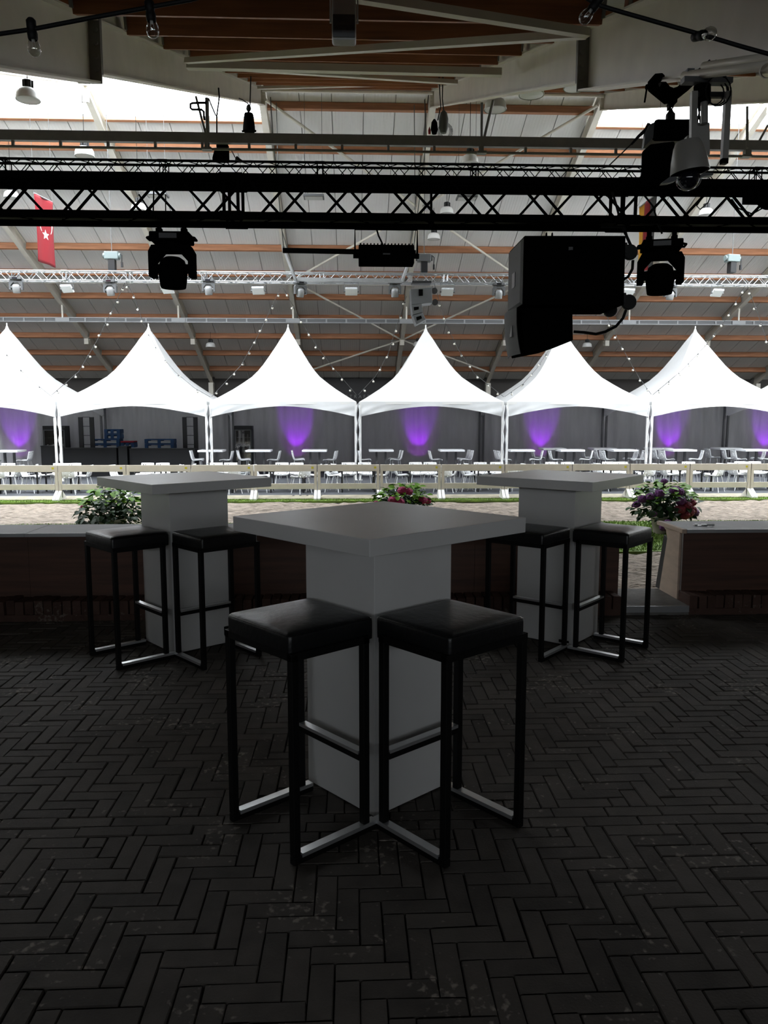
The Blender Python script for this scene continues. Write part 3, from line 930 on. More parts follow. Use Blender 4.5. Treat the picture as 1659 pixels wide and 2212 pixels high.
# purple uplighters at the foot of the rear walls
def uplight(k, x):
    t = root('uplighter', 'small black uplighter washing the %s purple wall patch from the left' % ORD[k], 'lamp', (x, 30.95, DZ), 0, 'purple uplighters')
    MB().lathe([(0, .02), (.07, .02), (.07, .20), (.055, .20), (.05, .17), (0, .17)], 12).build('lamp_body', 'device_black', t)
    MB().lathe([(0, .175), (.05, .175)], 12).build('lens', 'lens_dark', t)
    for (col, w, ang, dx, tilt) in (((.30, .0, .85), 165, 46, 0, -25), ((.34, .0, .60), 20, 70, 0, -36)):
        l = bpy.data.lights.new('uplighter_beam', 'SPOT')
        l.color = col; l.energy = w; l.spot_size = R(ang); l.spot_blend = .6; l.shadow_soft_size = .05
        o = link('uplighter_beam', l, t)
        o.location = (dx, 0, .24)
        o.rotation_euler = (R(180 + tilt), 0, 0)
for k, x in enumerate([-13.2, (-2.233, 31.400, 0.545)[0], (2.662, 31.400, 0.539)[0], (7.657, 31.400, 0.533)[0], (12.964, 31.400, 0.527)[0], (16.991, 31.400, 0.522)[0]]): uplight(k, x)

# ================================================================== DECK FURNITURE
def shell_mb():
    """one-piece perforated seat and back; seat towards +Y, back at -Y, seat height 0"""
    prof = [(.22, -.03), (.21, 0), (.15, .012), (.05, .0), (-.05, -.008), (-.13, .0), (-.175, .035), (-.20, .09), (-.215, .16), (-.23, .23), (-.243, .29), (-.252, .335)]
    nu, nv = 12, len(prof) - 1
    def fn(u, v):
        q = v * nv; i = min(int(q), nv - 1); f = q - i
        y = prof[i][0] * (1 - f) + prof[i + 1][0] * f; z = prof[i][1] * (1 - f) + prof[i + 1][1] * f
        x = (u - .5) * (.44 - .05 * max(0, v - .5) * 2)
        e = abs(2 * u - 1)
        if v < .5: z += .03 * e ** 3
        else: y += .05 * e ** 2.5
        return (x, y, z)
    NU, NV = 18, 24
    g = random.Random(8)
    holes = set()
    for j in range(2, NV - 1):
        for i in range(2, NU - 2):
            if g.random() < .22: holes.add((i, j))
    mb = MB()
    mb.grid(fn, NU, NV, skip=lambda i, j: (i, j) in holes)
    return mb
shell_me = shell_mb().mesh('seat_shell', 'shell_white', True)
def make_chair(name, label, cat, group, seat, leg_m):
    t = root(name, label, cat, (0, 0, 0), 0, group)
    s = link('seat_shell', shell_me, t); s.location = (0, 0, seat)
    md = s.modifiers.new('thick', 'SOLIDIFY'); md.thickness = .012
    for x in (-1, 1):
        for y in (-1, 1):
            MB().tube((x * .15, y * .13, seat - .015), (x * .215, y * .20 - .01, 0), .0115, 6).build('leg', leg_m, t)
    if seat > .6:
        f = MB(); z = .20
        c = [(x * .20, y * .185 - .01, z) for x, y in ((-1, -1), (1, -1), (1, 1), (-1, 1))]
        for i in range(4): f.tube(c[i], c[(i + 1) % 4], .008, 6)
        f.build('foot_ring', leg_m, t)
    return t
low = make_chair('shell_chair', 'white perforated shell chair', 'chair', 'white perforated chairs behind the fence', .455, 'shell_white')
high = make_chair('counter_chair', 'white perforated high chair', 'chair', 'white perforated high chairs under the tents', .635, 'chrome')
used = {'low': False, 'high': False}
def place(kind, src, x, y, z, rz, label):
    if not used[kind]:
        used[kind] = True
        src.location = (x, y, z); src.rotation_euler = (0, 0, rz); src['label'] = label
        return src
    return dup(src, (x, y, z), rz, label)
lt = root('dining_table', 'low black table', 'table', (0, 0, 0), 0, 'low black tables behind the fence')
MB().box(-.50, -.38, .70, .50, .38, .73).build('table_top', 'counter_black', lt)
for x in (-1, 1):
    for y in (-1, 1):
        MB().box(x * .46 - .02, y * .34 - .02, 0, x * .46 + .02, y * .34 + .02, .70).build('leg', 'counter_black', lt)
ap = MB().box(-.48, -.36, .60, .48, -.34, .64).box(-.48, .34, .60, .48, .36, .64).build('apron_bar', 'counter_black', lt)
jr = random.Random(17)
LTX = [(-10.367, 22.700, -0.241)[0], (-8.420, 22.700, -0.247)[0], (-5.894, 22.700, -0.255)[0], (-3.889, 22.700, -0.261)[0], (-1.869, 22.700, -0.267)[0], (0.152, 22.700, -0.274)[0], (2.106, 22.700, -0.280)[0], (4.074, 22.700, -0.286)[0], (6.220, 22.700, -0.292)[0], (7.940, 22.700, -0.297)[0], (9.991, 22.700, -0.304)[0], (12.042, 22.700, -0.310)[0]]
for k, x in enumerate(LTX):
    o = ORD[k]
    nm = '%s low black table from the left' % o
    if k == 0:
        lt.location = (x, 22.72, DZ); lt['label'] = 'low black table at the far left end of the row behind the fence'
    else:
        dup(lt, (x, 22.72, DZ), jr.uniform(-.04, .04), '%s low black table from the left in the row behind the white fence' % o)
    place('low', low, x - .22 + jr.uniform(-.05, .05), 23.30 + jr.uniform(-.05, .08), DZ, R(180 + jr.uniform(-10, 10)), 'white chair facing us, left one behind the ' + nm)
    place('low', low, x + .25 + jr.uniform(-.05, .05), 23.30 + jr.uniform(-.05, .08), DZ, R(180 + jr.uniform(-10, 10)), 'white chair facing us, right one behind the ' + nm)
    place('low', low, x - .72 + jr.uniform(-.05, .05), 22.58 + jr.uniform(-.06, .06), DZ, R(-90 + jr.uniform(-14, 14)), 'white perforated chair at the left end of the ' + nm)
    if k != 8: place('low', low, x + .72 + jr.uniform(-.05, .05), 22.66 + jr.uniform(-.06, .06), DZ, R(90 + jr.uniform(-14, 14)), 'white perforated chair at the right end of the ' + nm)
    if k % 2 == 1:
        place('low', low, x - .50 + jr.uniform(-.05, .05), 23.02, DZ, R(-75 + jr.uniform(-14, 14)), 'second white chair at the left end of the ' + nm)
    if k % 3 != 2:
        place('low', low, x + .46 + jr.uniform(-.05, .05), 22.18, DZ, R(28 + jr.uniform(-14, 14)), 'white chair with its back to us at the ' + nm)

ht = root('high_table', 'white high table', 'table', (0, 0, 0), 0, 'white high tables under the tents')
MB().box(-.43, -.40, .94, .43, .40, 1.01).build('table_top', 'shell_white', ht, bevel=.012)
for x in (-.16, .16):
    MB().box(x - .035, -.04, .02, x + .035, .04, .94).build('leg', 'post_dark', ht)
MB().box(-.3, -.3, 0, .3, .3, .02).build('base_plate', 'post_dark', ht)
HT = [((-11.843, 27.600, 0.317)[0], 27.6), ((-4.897, 27.600, 0.306)[0], 27.6), ((-3.258, 27.600, 0.303)[0], 27.6), ((-1.321, 27.600, 0.300)[0], 27.6), ((1.003, 27.600, 0.296)[0], 27.6), ((3.489, 27.600, 0.291)[0], 27.6), ((5.902, 27.400, 0.296)[0], 27.4), ((7.662, 27.400, 0.325)[0], 27.4), ((9.530, 27.400, 0.339)[0], 27.4), ((11.627, 27.400, 0.335)[0], 27.4), ((14.222, 27.400, 0.347)[0], 27.4)]
for k, (x, y) in enumerate(HT):
    o = ORD[k]
    lab = '%s white high table from the left under the tents' % o
    if k == 0: ht.location = (x, y, DZ); ht['label'] = lab
    else: dup(ht, (x, y, DZ), 0, lab)
    if k >= 7:
        dup(ht, (x - .28, y + 1.35, DZ), 0, 'white high table standing behind the %s front one from the left' % o)
        place('high', high, x - .85, y + 1.3, DZ, R(-90 + jr.uniform(-12, 12)), 'white high chair in the back row left of the %s high table' % o)
    nm = 'the %s white high table from the left' % o
    place('high', high, x - .56 + jr.uniform(-.04, .04), y - .06, DZ, R(-82 + jr.uniform(-12, 12)), 'white high chair left of ' + nm)
    place('high', high, x + .56 + jr.uniform(-.04, .04), y - .06, DZ, R(82 + jr.uniform(-12, 12)), 'white high chair right of ' + nm)
    if k in (1, 2, 3, 6, 8, 9, 10):
        place('high', high, x - .62, y + .45, DZ, R(-88 + jr.uniform(-12, 12)), 'second white high chair at the left of ' + nm)
    if k in (4, 5, 8, 10):
        place('high', high, x + .50, y + .48, DZ, R(88 + jr.uniform(-12, 12)), 'second white high chair at the right of ' + nm)

# bar counter units in the second tent
def counter(label, px0, px1, ytop, Y):
    x0, z1 = px0[0], ytop; x1 = px1[0]
    t = root('bar_counter', label, 'counter', ((x0 + x1) / 2, Y, DZ), 0, 'black bar counter units')
    w = (x1 - x0) / 2; h = z1 - DZ
    MB().box(-w, 0, 0, w, .55, h - .03).build('body', 'counter_black', t)
    MB().box(-w - .01, -.02, h - .03, w + .01, .58, h).build('counter_top', 'counter_black', t, bevel=.004)
    return t
counter('tall black bar counter unit at the left end beside the purple wall', (-11.157, 28.600, 0.423), (-10.618, 28.600, 0.422), (-11.157, 28.600, 0.423)[2], 28.6)
counter('long black bar counter unit below the stacked blue pallets', (-10.610, 28.700, 0.335), (-8.521, 28.700, 0.332), (-9.691, 28.700, 0.334)[2], 28.7)
counter('narrow black bar counter unit in the middle of the bar', (-8.423, 28.600, 0.402), (-8.111, 28.600, 0.402), (-8.341, 28.600, 0.402)[2], 28.6)
counter('long black bar counter unit at the right end below the pallet bench', (-8.060, 28.700, 0.315), (-5.706, 28.700, 0.311), (-7.051, 28.700, 0.313)[2], 28.7)
back = root('back_bar', 'low dark back bar behind the counters carrying the blue pallets', 'counter', ((-8.321, 30.000, 0.280)[0], 30.0, DZ))
MB().box(-2.1, 0, 0, 2.1, .62, .92).build('body', 'counter_black', back); MB().box(-2.15, -.02, .92, 2.15, .64, .95).build('counter_top', 'counter_black', back)
def shelf_frame(label, px):
    t = root('ladder_shelf', label, 'shelf', (px[0], 29.3, DZ), 0, 'tall black ladder frames at the bar')
    for x in (-.20, .20): MB().box(x - .075, -.04, 0, x + .075, .04, 2.14).build('upright', 'counter_black', t)
    for k in range(7): MB().box(-.13, -.035, .12 + k * .335, .13, .035, .14 + k * .335).build('rung', 'counter_black', t)
shelf_frame('tall black ladder frame at the left end of the bar', (-9.747, 29.300, 0.954))
shelf_frame('tall black ladder frame at the right end of the bar', (-5.976, 29.300, 0.951))
def pallet_stack(label, p0, p1, n, cushion, z):
    x0, x1 = p0[0], p1[0]; w = (x1 - x0) / 2
    t = root('pallet_stack', label, 'pallet', ((x0 + x1) / 2, 30.05, z), 0, 'blue pallet stacks on the back bar')
    for k in range(n):
        z0 = k * .185
        for q in range(3): MB().box(-w + q * (w - .06), 0, z0 + .025, -w + q * (w - .06) + .12, .5, z0 + .14).build('block', 'pallet_blue', t)
        for q in range(3):
            MB().box(-w, .18 * q, z0, w, .18 * q + .12, z0 + .022).build('plank', 'pallet_blue', t)
            MB().box(-w, .18 * q, z0 + .14, w, .18 * q + .12, z0 + .178).build('plank', 'pallet_blue', t)
        c = MB()
        nn = max(1, int(w / .22))
        for q in range(nn):
            c.box(-w + .14 + q * (2 * w - .2) / nn, .01, z0 + .03, -w + .10 + (q + 1) * (2 * w - .2) / nn, .45, z0 + .105)
        c.build('rolled_cloth', 'cushion_grey', t)
    if cushion: MB().box(-w, -.02, n * .185 - .005, w, .5, n * .185 + .05).build('cushion', cushion, t, bevel=.015)
ZB = DZ + .95
pallet_stack('wide stack of blue pallets at the left of the back bar', (-9.874, 30.050, 0.594), (-8.789, 30.050, 0.592), 2, None, ZB)
top = pallet_stack('blue pallet pair on top of the left pallet stack', (-9.346, 30.050, 0.854), (-8.761, 30.050, 0.853), 2, None, ZB + .37)
pallet_stack('blue pallet stack topped by a dark red cushion', (-8.754, 30.050, 0.592), (-8.253, 30.050, 0.592), 1, 'cushion_red', ZB + .05)
pallet_stack('long blue pallet bench with rolled cloths at the right of the back bar', (-7.856, 30.050, 0.591), (-6.764, 30.050, 0.590), 2, None, ZB)

def fridge(label, p0, p1, Y):
    x0, x1 = p0[0], p1[0]; h = p0[2] - DZ; w = (x1 - x0) / 2
    t = root('display_fridge', label, 'fridge', ((x0 + x1) / 2, Y, DZ), 0, 'glass-door drinks fridges')
    b = MB().box(-w, .02, 0, w, .5, .12).box(-w, .02, h - .14, w, .5, h).box(-w, .02, .12, -w + .04, .5, h - .14).box(w - .04, .02, .12, w, .5, h - .14).box(-w, .46, .12, w, .5, h - .14)
    b.build('cabinet', 'device_dark', t)
    for k in range(4): MB().box(-w + .04, .06, .35 + k * .33, w - .04, .44, .365 + k * .33).build('shelf', 'device_grey', t)
    d = MB().box(-w + .02, 0, .12, -w + .07, .02, h - .14).box(w - .07, 0, .12, w - .02, .02, h - .14).box(-w + .02, 0, h - .18, w - .02, .02, h - .14).box(-w + .02, 0, .12, w - .02, .02, .16)
    do = d.build('door', 'device_grey', t)
    MB().box(-w + .07, .008, .16, w - .07, .012, h - .18).build('pane', 'clear_glass', do)
    MB().box(-.035, -.003, h - .30, .035, .006, h - .22).build('badge', 'counter_black', do)
    text('lettering', 'Spridlen', .17, 'device_white', do, Matrix.Translation((-.04, -.004, h * .58)) @ Matrix.Rotation(R(90), 4, 'X') @ Matrix.Rotation(R(5), 4, 'Z'), .002, .3)
    MB().box(-.05, .2, .9, .02, .25, h - .3).box(.12, .2, .95, .17, .25, h - .32).build('bottle_rack', 'device_grey', t)
    return t
fridge('glass-door drinks fridge with white script right of the bar', (-4.572, 30.600, 1.105), (-3.879, 30.600, 1.105), 30.6)
fridge('glass-door drinks fridge with white script left of the bar', (-11.845, 30.600, 1.108), (-10.992, 30.600, 1.108), 30.6)

# lettered sign on the far wall, seen in the dip between two tents
t = root('wall_sign', 'dark sign with pale capital letters showing between two tent roofs', 'sign', ((0.308, 43.400, 2.541)[0], 43.4, (0.308, 43.400, 2.541)[2]))
MB().box(-2.2, 0, -1.0, 2.2, .06, 1.0).build('board', 'sign_black', t)
text('lettering', 'STRAFT', .26, 'sign_text', t, Matrix.Translation((0, -.012, 0)) @ Matrix.Rotation(R(90), 4, 'X'), .006, 0, 1.7)

# ================================================================== RIGGING: box trusses
def truss(label, x0, x1, y, zb_, s, rc, rb, m, p, couplers, group):
    t = root('lighting_truss', label, 'truss', (x0, y, zb_), 0, group)
    L = x1 - x0
    for yy, zz in ((0, 0), (0, s), (s, 0), (s, s)):
        MB().tube((0, yy, zz), (L, yy, zz), rc, 10).build('chord', m, t, smooth=True)
    def bm_(d): return MB().tube((0, 0, 0), d, rb, 6, cap=False).mesh('brace', m, True)
    V = {1: bm_((p, 0, s)), -1: bm_((p, 0, -s))}
    H = {1: bm_((p, s, 0)), -1: bm_((p, -s, 0))}
    n = int(L / p)
    near = y < 10
    jb = MB()
    for k in range(n):
        up = 1 if k % 2 == 0 else -1
        for yy, q in ((0, up), (s, -up)):
            if near or yy == 0:
                o = link('brace', V[q], t); o.location = (k * p, yy, 0 if q > 0 else s)
            else:
                jb.tube((k * p, yy, 0 if q > 0 else s), ((k + 1) * p, yy, s if q > 0 else 0), rb, 5, cap=False)
        for zz, q in ((0, up), (s, up)):
            if near and zz == 0:
                o = link('brace', H[q], t); o.location = (k * p, 0 if q > 0 else s, zz)
            else:
                jb.tube((k * p, 0 if q > 0 else s, zz), ((k + 1) * p, s if q > 0 else 0, zz), rb, 5, cap=False)
    o = jb.build('rear_lacing', m, t); o['kind'] = 'stuff'
    for cx in couplers:
        c = MB(); a = cx - x0
        for d in (-.055, .055):
            for yy in (0, s): c.tube((a + d, yy, 0), (a + d, yy, s), rb * 1.2, 6)
            for zz in (0, s): c.tube((a + d, 0, zz), (a + d, s, zz), rb * 1.2, 6)
        for yy in (0, s):
            for zz in (0, s): c.tube((a - .09, yy, zz), (a + .09, yy, zz), rc * 1.25, 8)
        c.build('coupler', m, t)
    return t
TZ = (0.257, 6.450, 3.036)[2]
MT = truss('big black box truss nearest the viewer, across the whole picture', -4.3, 5.1, 6.45, TZ, .29, .030, .0115, 'truss_black', .2675, [(-0.945, 6.600, 3.164)[0], (2.225, 6.600, 3.197)[0]], None)
tr = root('cable_tray', 'black cable duct lying along the top of the nearest truss', 'cable tray', (-4.3, 6.47, TZ + .316))
MB().box(0, .03, -.060, 9.4, .22, -.006).build('duct', 'truss_black', tr)
cb = MB()
for k in range(4):
    cb.path([(2.2 * i, .06 * k + .03 + .02 * math.sin(i * 2 + k), .003) for i in range(5)], .009, 6)
cb.build('cables', 'cable_black', tr)
truss('black box truss behind the nearest one, below the grey steel beam', -11, 13.5, 16.0, 6.085, .29, .024, .009, 'truss_black', .26, [(-3.646, 16.000, 6.218)[0], (-0.608, 16.000, 6.237)[0], (2.441, 16.000, 6.248)[0], (-6.689, 16.000, 6.207)[0], (8.128, 16.000, 6.298)[0]], 'distant black truss')
ST = truss('silver box truss with small moving lights above the tents', -15, 18, 24.0, 5.435, .27, .024, .010, 'truss_silver', .255, [(-8.421, 24.000, 5.572)[0], (-6.569, 24.000, 5.585)[0], (-0.888, 24.000, 5.558)[0], (2.814, 24.000, 5.543)[0], (8.101, 24.000, 5.579)[0], (-4.367, 24.000, 5.587)[0]], 'silver truss')

# grey steel beam on hangers, with a pipe rail slung below it
gb = root('gantry_beam', 'grey steel beam with a slung pipe rail, hung below the roof', 'beam', (0, 13.0, 5.72))
MB().box(-9, -.045, 0, 11, .045, .012).box(-9, -.045, .138, 11, .045, .15).box(-9, -.004, .012, 11, .004, .138).box(-9, -.046, .012, 11, -.040, .138).build('beam', 'steel_grey', gb)
rl = MB().tube((-9, 0, -.085), (11, 0, -.085), .022, 8).build('pipe_rail', 'steel_grey', gb, smooth=True)
bk = MB().box(-.02, -.02, -.085, .02, .02, .0).mesh('bracket', 'steel_grey')
for k in range(27):
    o = link('bracket', bk, gb); o.location = (-8.9 + .73 * k, 0, 0)
hg = lambda p, q, r, m='steel_grey': MB().tube([a - b for a, b in zip(p, (0, 13.0, 5.72))], [a - b for a, b in zip(q, (0, 13.0, 5.72))], r, 8).build('hanger', m, gb)
hg((-2.241, 13.000, 6.391), (-2.246, 13.000, 5.662), .032); hg((-2.412, 13.000, 6.416), (-2.257, 13.000, 5.786), .018)
hg((2.071, 13.000, 6.388), (2.074, 13.000, 5.704), .022); hg((2.248, 13.000, 6.425), (2.082, 13.000, 5.718), .022)
hg((6.250, 12.800, 6.321), (6.286, 12.800, 5.694), .022); hg((6.705, 13.000, 6.120), (6.575, 13.000, 5.870), .018)
cl = MB()
for c0 in ((-2.261, 13.000, 5.634), (2.075, 13.000, 5.690), (6.369, 13.000, 5.746)):
    x = c0[0]
    cl.box(x - .075, -.06, -.105, x + .075, .06, -.07).box(x - .03, -.05, -.10, x + .03, .05, .012)
cl.build('clamp_plate', 'steel_grey', gb)
hz = MB()
hz.path([(-2.370, 12.950, 6.302), (-2.234, 12.950, 6.304)], .020, 8).path([(-2.384, 12.950, 6.298), (-2.453, 12.950, 6.297), (-2.489, 12.950, 6.282), (-2.490, 12.950, 6.223), (-2.464, 12.950, 6.201), (-2.379, 12.950, 6.202), (-2.317, 12.950, 6.199), (-2.287, 12.950, 6.174), (-2.285, 12.950, 6.107), (-2.278, 12.950, 6.048)], .018, 7)
hz.path([(-2.204, 12.950, 6.367), (-2.168, 12.950, 6.272), (-2.109, 12.950, 6.132), (-2.087, 12.950, 6.110)], .012, 6).path([(-2.049, 12.950, 6.525), (-2.041, 12.950, 6.392), (-2.077, 12.950, 6.170), (-2.087, 12.950, 6.110), (-2.093, 12.950, 5.857)], .012, 6)
o = hz.build('hydraulic_hose', 'cable_black'); tag(o, 'black looped hose and sling hanging by the left beam hanger', 'hose')

# far pipe rail above the tents
TY = 35.4
fr_ = root('pipe_track', 'thin grey double rail on short hangers just above the tent peaks', 'rail', (0, TY, (1.412, 35.400, 5.569)[2]))
for zz in (0, .17): MB().box(-19, -.03, zz - .020, 22, .03, zz + .020).build('rail', 'rail_dull', fr_)
MB().box(-19, .0, .02, 22, .012, .15).build('web', 'device_grey', fr_)
sm_ = MB().box(-.035, -.035, .020, .035, -.012, .150).mesh('stay', 'rail_dull')
for k in range(47):
    o = link('stay', sm_, fr_); o.location = (-18.6 + .874 * k, 0, 0)
for x in RX:
    if -19 < x < 22:
        MB().tube((x, 0, .17), (x, 0, ZF(TY) - fr_.location.z + .02), .04, 8).build('hanger', 'steel_white', fr_)
        MB().box(x - .30, -.05, .01, x + .30, .02, .16).build('clamp_plate', 'rail_dull', fr_)

# trapeze frame hung between truss and roof: black front bar, silver rear bar
tz = root('hanging_frame', 'flat hung frame with a black front bar and a silver rear bar', 'frame', (-1.577, 18.800, 5.279))
rel = lambda p: tuple(a - b for a, b in zip(p, (-1.577, 18.800, 5.279)))
MB().bar(rel((-1.588, 18.800, 5.279)), rel((1.495, 18.800, 5.252)), .10, .10).build('front_bar', 'truss_black', tz)
MB().bar(rel((-1.608, 23.300, 5.395)), rel((1.453, 23.300, 5.363)), .08, .10).build('rear_bar', 'galv', tz)
MB().bar(rel((-1.566, 18.800, 5.331)), rel((-1.622, 23.300, 5.381)), .06, .08).build('side_rail', 'galv', tz)
MB().bar(rel((1.440, 18.800, 5.335)), rel((1.466, 23.300, 5.376)), .06, .08).build('side_rail', 'galv', tz)
for p, q in (((-1.566, 18.800, 5.310), (-1.563, 16.600, 7.001)), ((1.440, 18.800, 5.314), (1.525, 16.600, 7.043)), ((-1.595, 23.300, 5.382), (-1.890, 21.500, 6.547)), ((1.453, 23.300, 5.376), (1.693, 21.500, 6.581))):
    MB().tube(rel(p), rel(q), .012, 6).build('suspension_cable', 'cable_grey', tz)
    q2 = (q[0] - .04, q[1], ZN(q[1]) + .02)
    MB().tube(rel(q), rel(q2), .012, 6).build('suspension_cable', 'cable_grey', tz)

# ------------------------------------------------------------------ dome lamps under the roof
def dome_lamp(label, p, s=1.0, m='dome_white', cord=None):
    t = root('dome_lamp', label, 'lamp', p, 0, 'dome lamps under the roof')
    MB().lathe([(.228 * s, 0), (.232 * s, .012), (.222 * s, .04 * s), (.219 * s, .09 * s), (.205 * s, .14 * s), (.175 * s, .185 * s), (.12 * s, .215 * s), (.0, .222 * s)], 20).build('reflector', m, t, smooth=True)
    MB().lathe([(.215 * s, .006), (.12 * s, -.008), (0, -.012)], 20).build('cover_glass', 'frosted', t, smooth=True)
    b = MB().lathe([(.085 * s, .20 * s), (.095 * s, .26 * s), (.095 * s, .36 * s), (.06 * s, .38 * s), (0, .38 * s)], 12)
    for k in range(8):
        a = k * .785
        b.box(.085 * s * math.cos(a) - .01, .085 * s * math.sin(a) - .01, .22 * s, .105 * s * math.cos(a) + .01, .105 * s * math.sin(a) + .01, .36 * s)
    b.build('ballast', 'device_dark', t)
    y = p[1]
    top = (ZN(y) if y < 24 else ZF(y)) + .15 - p[2]
    top = max(top, .5 * s)
    MB().tube((0, 0, .38 * s), (0, 0, top), .008, 5).build('cord', 'cable_black', t)
    return t
for lab, p in (('white dome lamp under the left roof beam near the bulb string', (-6.249, 16.300, 7.547)),
               ('white dome lamp hanging below the left skylight, in front of the truss', (-6.400, 20.000, 7.672)),
               ('white dome lamp seen through the left part of the nearest truss', (-6.448, 25.000, 7.673)),
               ('white dome lamp just below the right end of the ridge roof beam', (2.955, 16.800, 7.688)),
               ('white dome lamp between grey beam and second truss, right of centre', (3.159, 21.700, 8.151)),
               ('white dome lamp below the truss right of the black floodlight', (2.953, 29.000, 7.779)),
               ('white dome lamp seen through the truss above the floodlight', (3.176, 27.000, 8.168)),
               ('white dome lamp seen through the right part of the nearest truss', (11.743, 26.500, 8.085)),
               ('white dome lamp seen through the left end of the nearest truss', (-10.638, 26.000, 8.258)),
               ('small dome lamp low under the roof above the second tent', (-6.679, 38.000, 4.718)),
               ('small dome lamp low under the roof right of the big loudspeaker', (11.318, 38.000, 4.781)),
               ('small dome lamp low under the roof beside the middle roof brace', (3.153, 38.000, 4.796)),
               ('flat white dome lamp partly hidden behind the right roof beam', (3.254, 14.800, 7.210)),
               ('flat white dome lamp behind the right beam, closer to the splice', (4.453, 16.300, 7.928))):
    dome_lamp(lab, p)

# ------------------------------------------------------------------ moving head lights
def moving_head(label, p, s, rz, pan, m1, m2, group, tilt=0.0, zt=None):
    """hangs from a truss chord; p = underside of the head in the middle"""
    t = root('moving_light', label, 'stage light', p, rz, group)
    H = s
    for x in (-.13, .13):
        c = MB()
        c.lathe([(.026, .60), (.026, .68), (.018, .69), (.018, .72)], 8, Matrix.Translation((x * H, 0, 0)) @ Matrix.Diagonal((H, H, H, 1)))
        c.box((x - .03) * H, -.035 * H, .575 * H, (x + .03) * H, .035 * H, .63 * H)
        c.build('clamp', m1, t)
    b = MB().box(-.205 * H, -.15 * H, .485 * H, .205 * H, .15 * H, .575 * H)
    bo = b.build('base', m1, t, bevel=.012 * H)
    MB().path([(-.205 * H, -.08 * H, .53 * H), (-.245 * H, -.06 * H, .525 * H), (-.245 * H, .06 * H, .525 * H), (-.205 * H, .08 * H, .53 * H)], .014 * H, 6).build('handle', m1, bo)
    MB().path([(.205 * H, -.08 * H, .53 * H), (.245 * H, -.06 * H, .525 * H), (.245 * H, .06 * H, .525 * H), (.205 * H, .08 * H, .53 * H)], .014 * H, 6).build('handle', m1, bo)
    MB().box(-.10 * H, -.152 * H, .505 * H, .08 * H, -.15 * H, .555 * H).build('display', 'badge' if m1 == 'device_black' else 'lens_dark', bo)
    y = MB()
    y.lathe([(.09 * H, .45 * H), (.09 * H, .49 * H)], 14)
    d = .17 * H; y0 = -d / 2
    pol = [(-.235, .385), (-.20, .45), (.20, .45), (.235, .385), (.235, .13), (.175, .13), (.175, .285), (.085, .385), (-.085, .385), (-.175, .285), (-.175, .13), (-.235, .13)]
    y.prism([(a * H, y0, b_ * H) for a, b_ in reversed(pol[0:1] + pol[1:2] + [pol[8], pol[9]])], (0, d, 0))
    y.prism([(a * H, y0, b_ * H) for a, b_ in reversed([pol[1], pol[2], pol[7], pol[8]])], (0, d, 0))
    y.prism([(a * H, y0, b_ * H) for a, b_ in reversed([pol[2], pol[3], pol[6], pol[7]])], (0, d, 0))
    y.prism([(a * H, y0, b_ * H) for a, b_ in reversed([pol[3], pol[4], pol[5], pol[6]])], (0, d, 0))
    y.prism([(a * H, y0, b_ * H) for a, b_ in reversed([pol[0], pol[9], pol[10], pol[11]])], (0, d, 0))
    y.build('yoke', m1, t)
    M = Matrix.Translation((0, 0, .22 * H)) @ Matrix.Rotation(R(tilt), 4, 'X')
    h = MB()
    h.lathe([(0, .118 * H), (.08 * H, .116 * H), (.125 * H, .085 * H), (.146 * H, .02 * H), (.150 * H, -.06 * H), (.142 * H, -.13 * H), (.132 * H, -.19 * H), (.125 * H, -.20 * H)], 20, M)
    h.tube(M @ Vector((-.19 * H, 0, 0)), M @ Vector((.19 * H, 0, 0)), .05 * H, 12)
    ho = h.build('head', m2, t, smooth=True)
    MB().lathe([(.128 * H, -.198 * H), (.08 * H, -.19 * H), (0, -.185 * H)], 20, M).build('lens', 'device_black' if m2 != 'head_grey' else 'flood_glass', ho, smooth=True)
    return t
big = moving_head('big black moving light under the nearest truss, left side', (-1.473, 6.720, 2.501), .78, 0, 0, 'device_black', 'device_black', 'big black moving lights')
dup(big, (2.608, 6.720, 2.477), R(-14), 'big black moving light under the nearest truss, right of the loudspeaker')
sml = [(36,634,'silver headed small moving light at the far left of the silver truss'), (239,640,'small moving light below the left chain hoist on the silver truss'), (451,638,'small moving light right of the big black moving light at left'),
       (649,643,'small moving light at the left end of the hung silver bar'), (853,643,'small moving light at the right end of the hung silver bar'), (1077,646,'small moving light left of the big black loudspeaker'), (1447,650,'small moving light beside the big black moving light at right')]
first = moving_head(sml[0][2], (-9.804, 23.950, 5.040), .80, R(8), 0, 'device_grey', 'head_grey', 'small moving lights on the silver truss', 14)
for px, lab, p in ((239, sml[1][2], (-7.090, 23.950, 4.977)), (451, sml[2][2], (-4.224, 23.950, 5.021)), (649, sml[3][2], (-1.523, 23.950, 4.970)), (853, sml[4][2], (1.287, 23.950, 4.987)), (1077, sml[5][2], (4.404, 23.950, 4.964)), (1447, sml[6][2], (9.627, 23.950, 4.954))):
    dup(first, p, R(random.uniform(-30, 30)), lab)

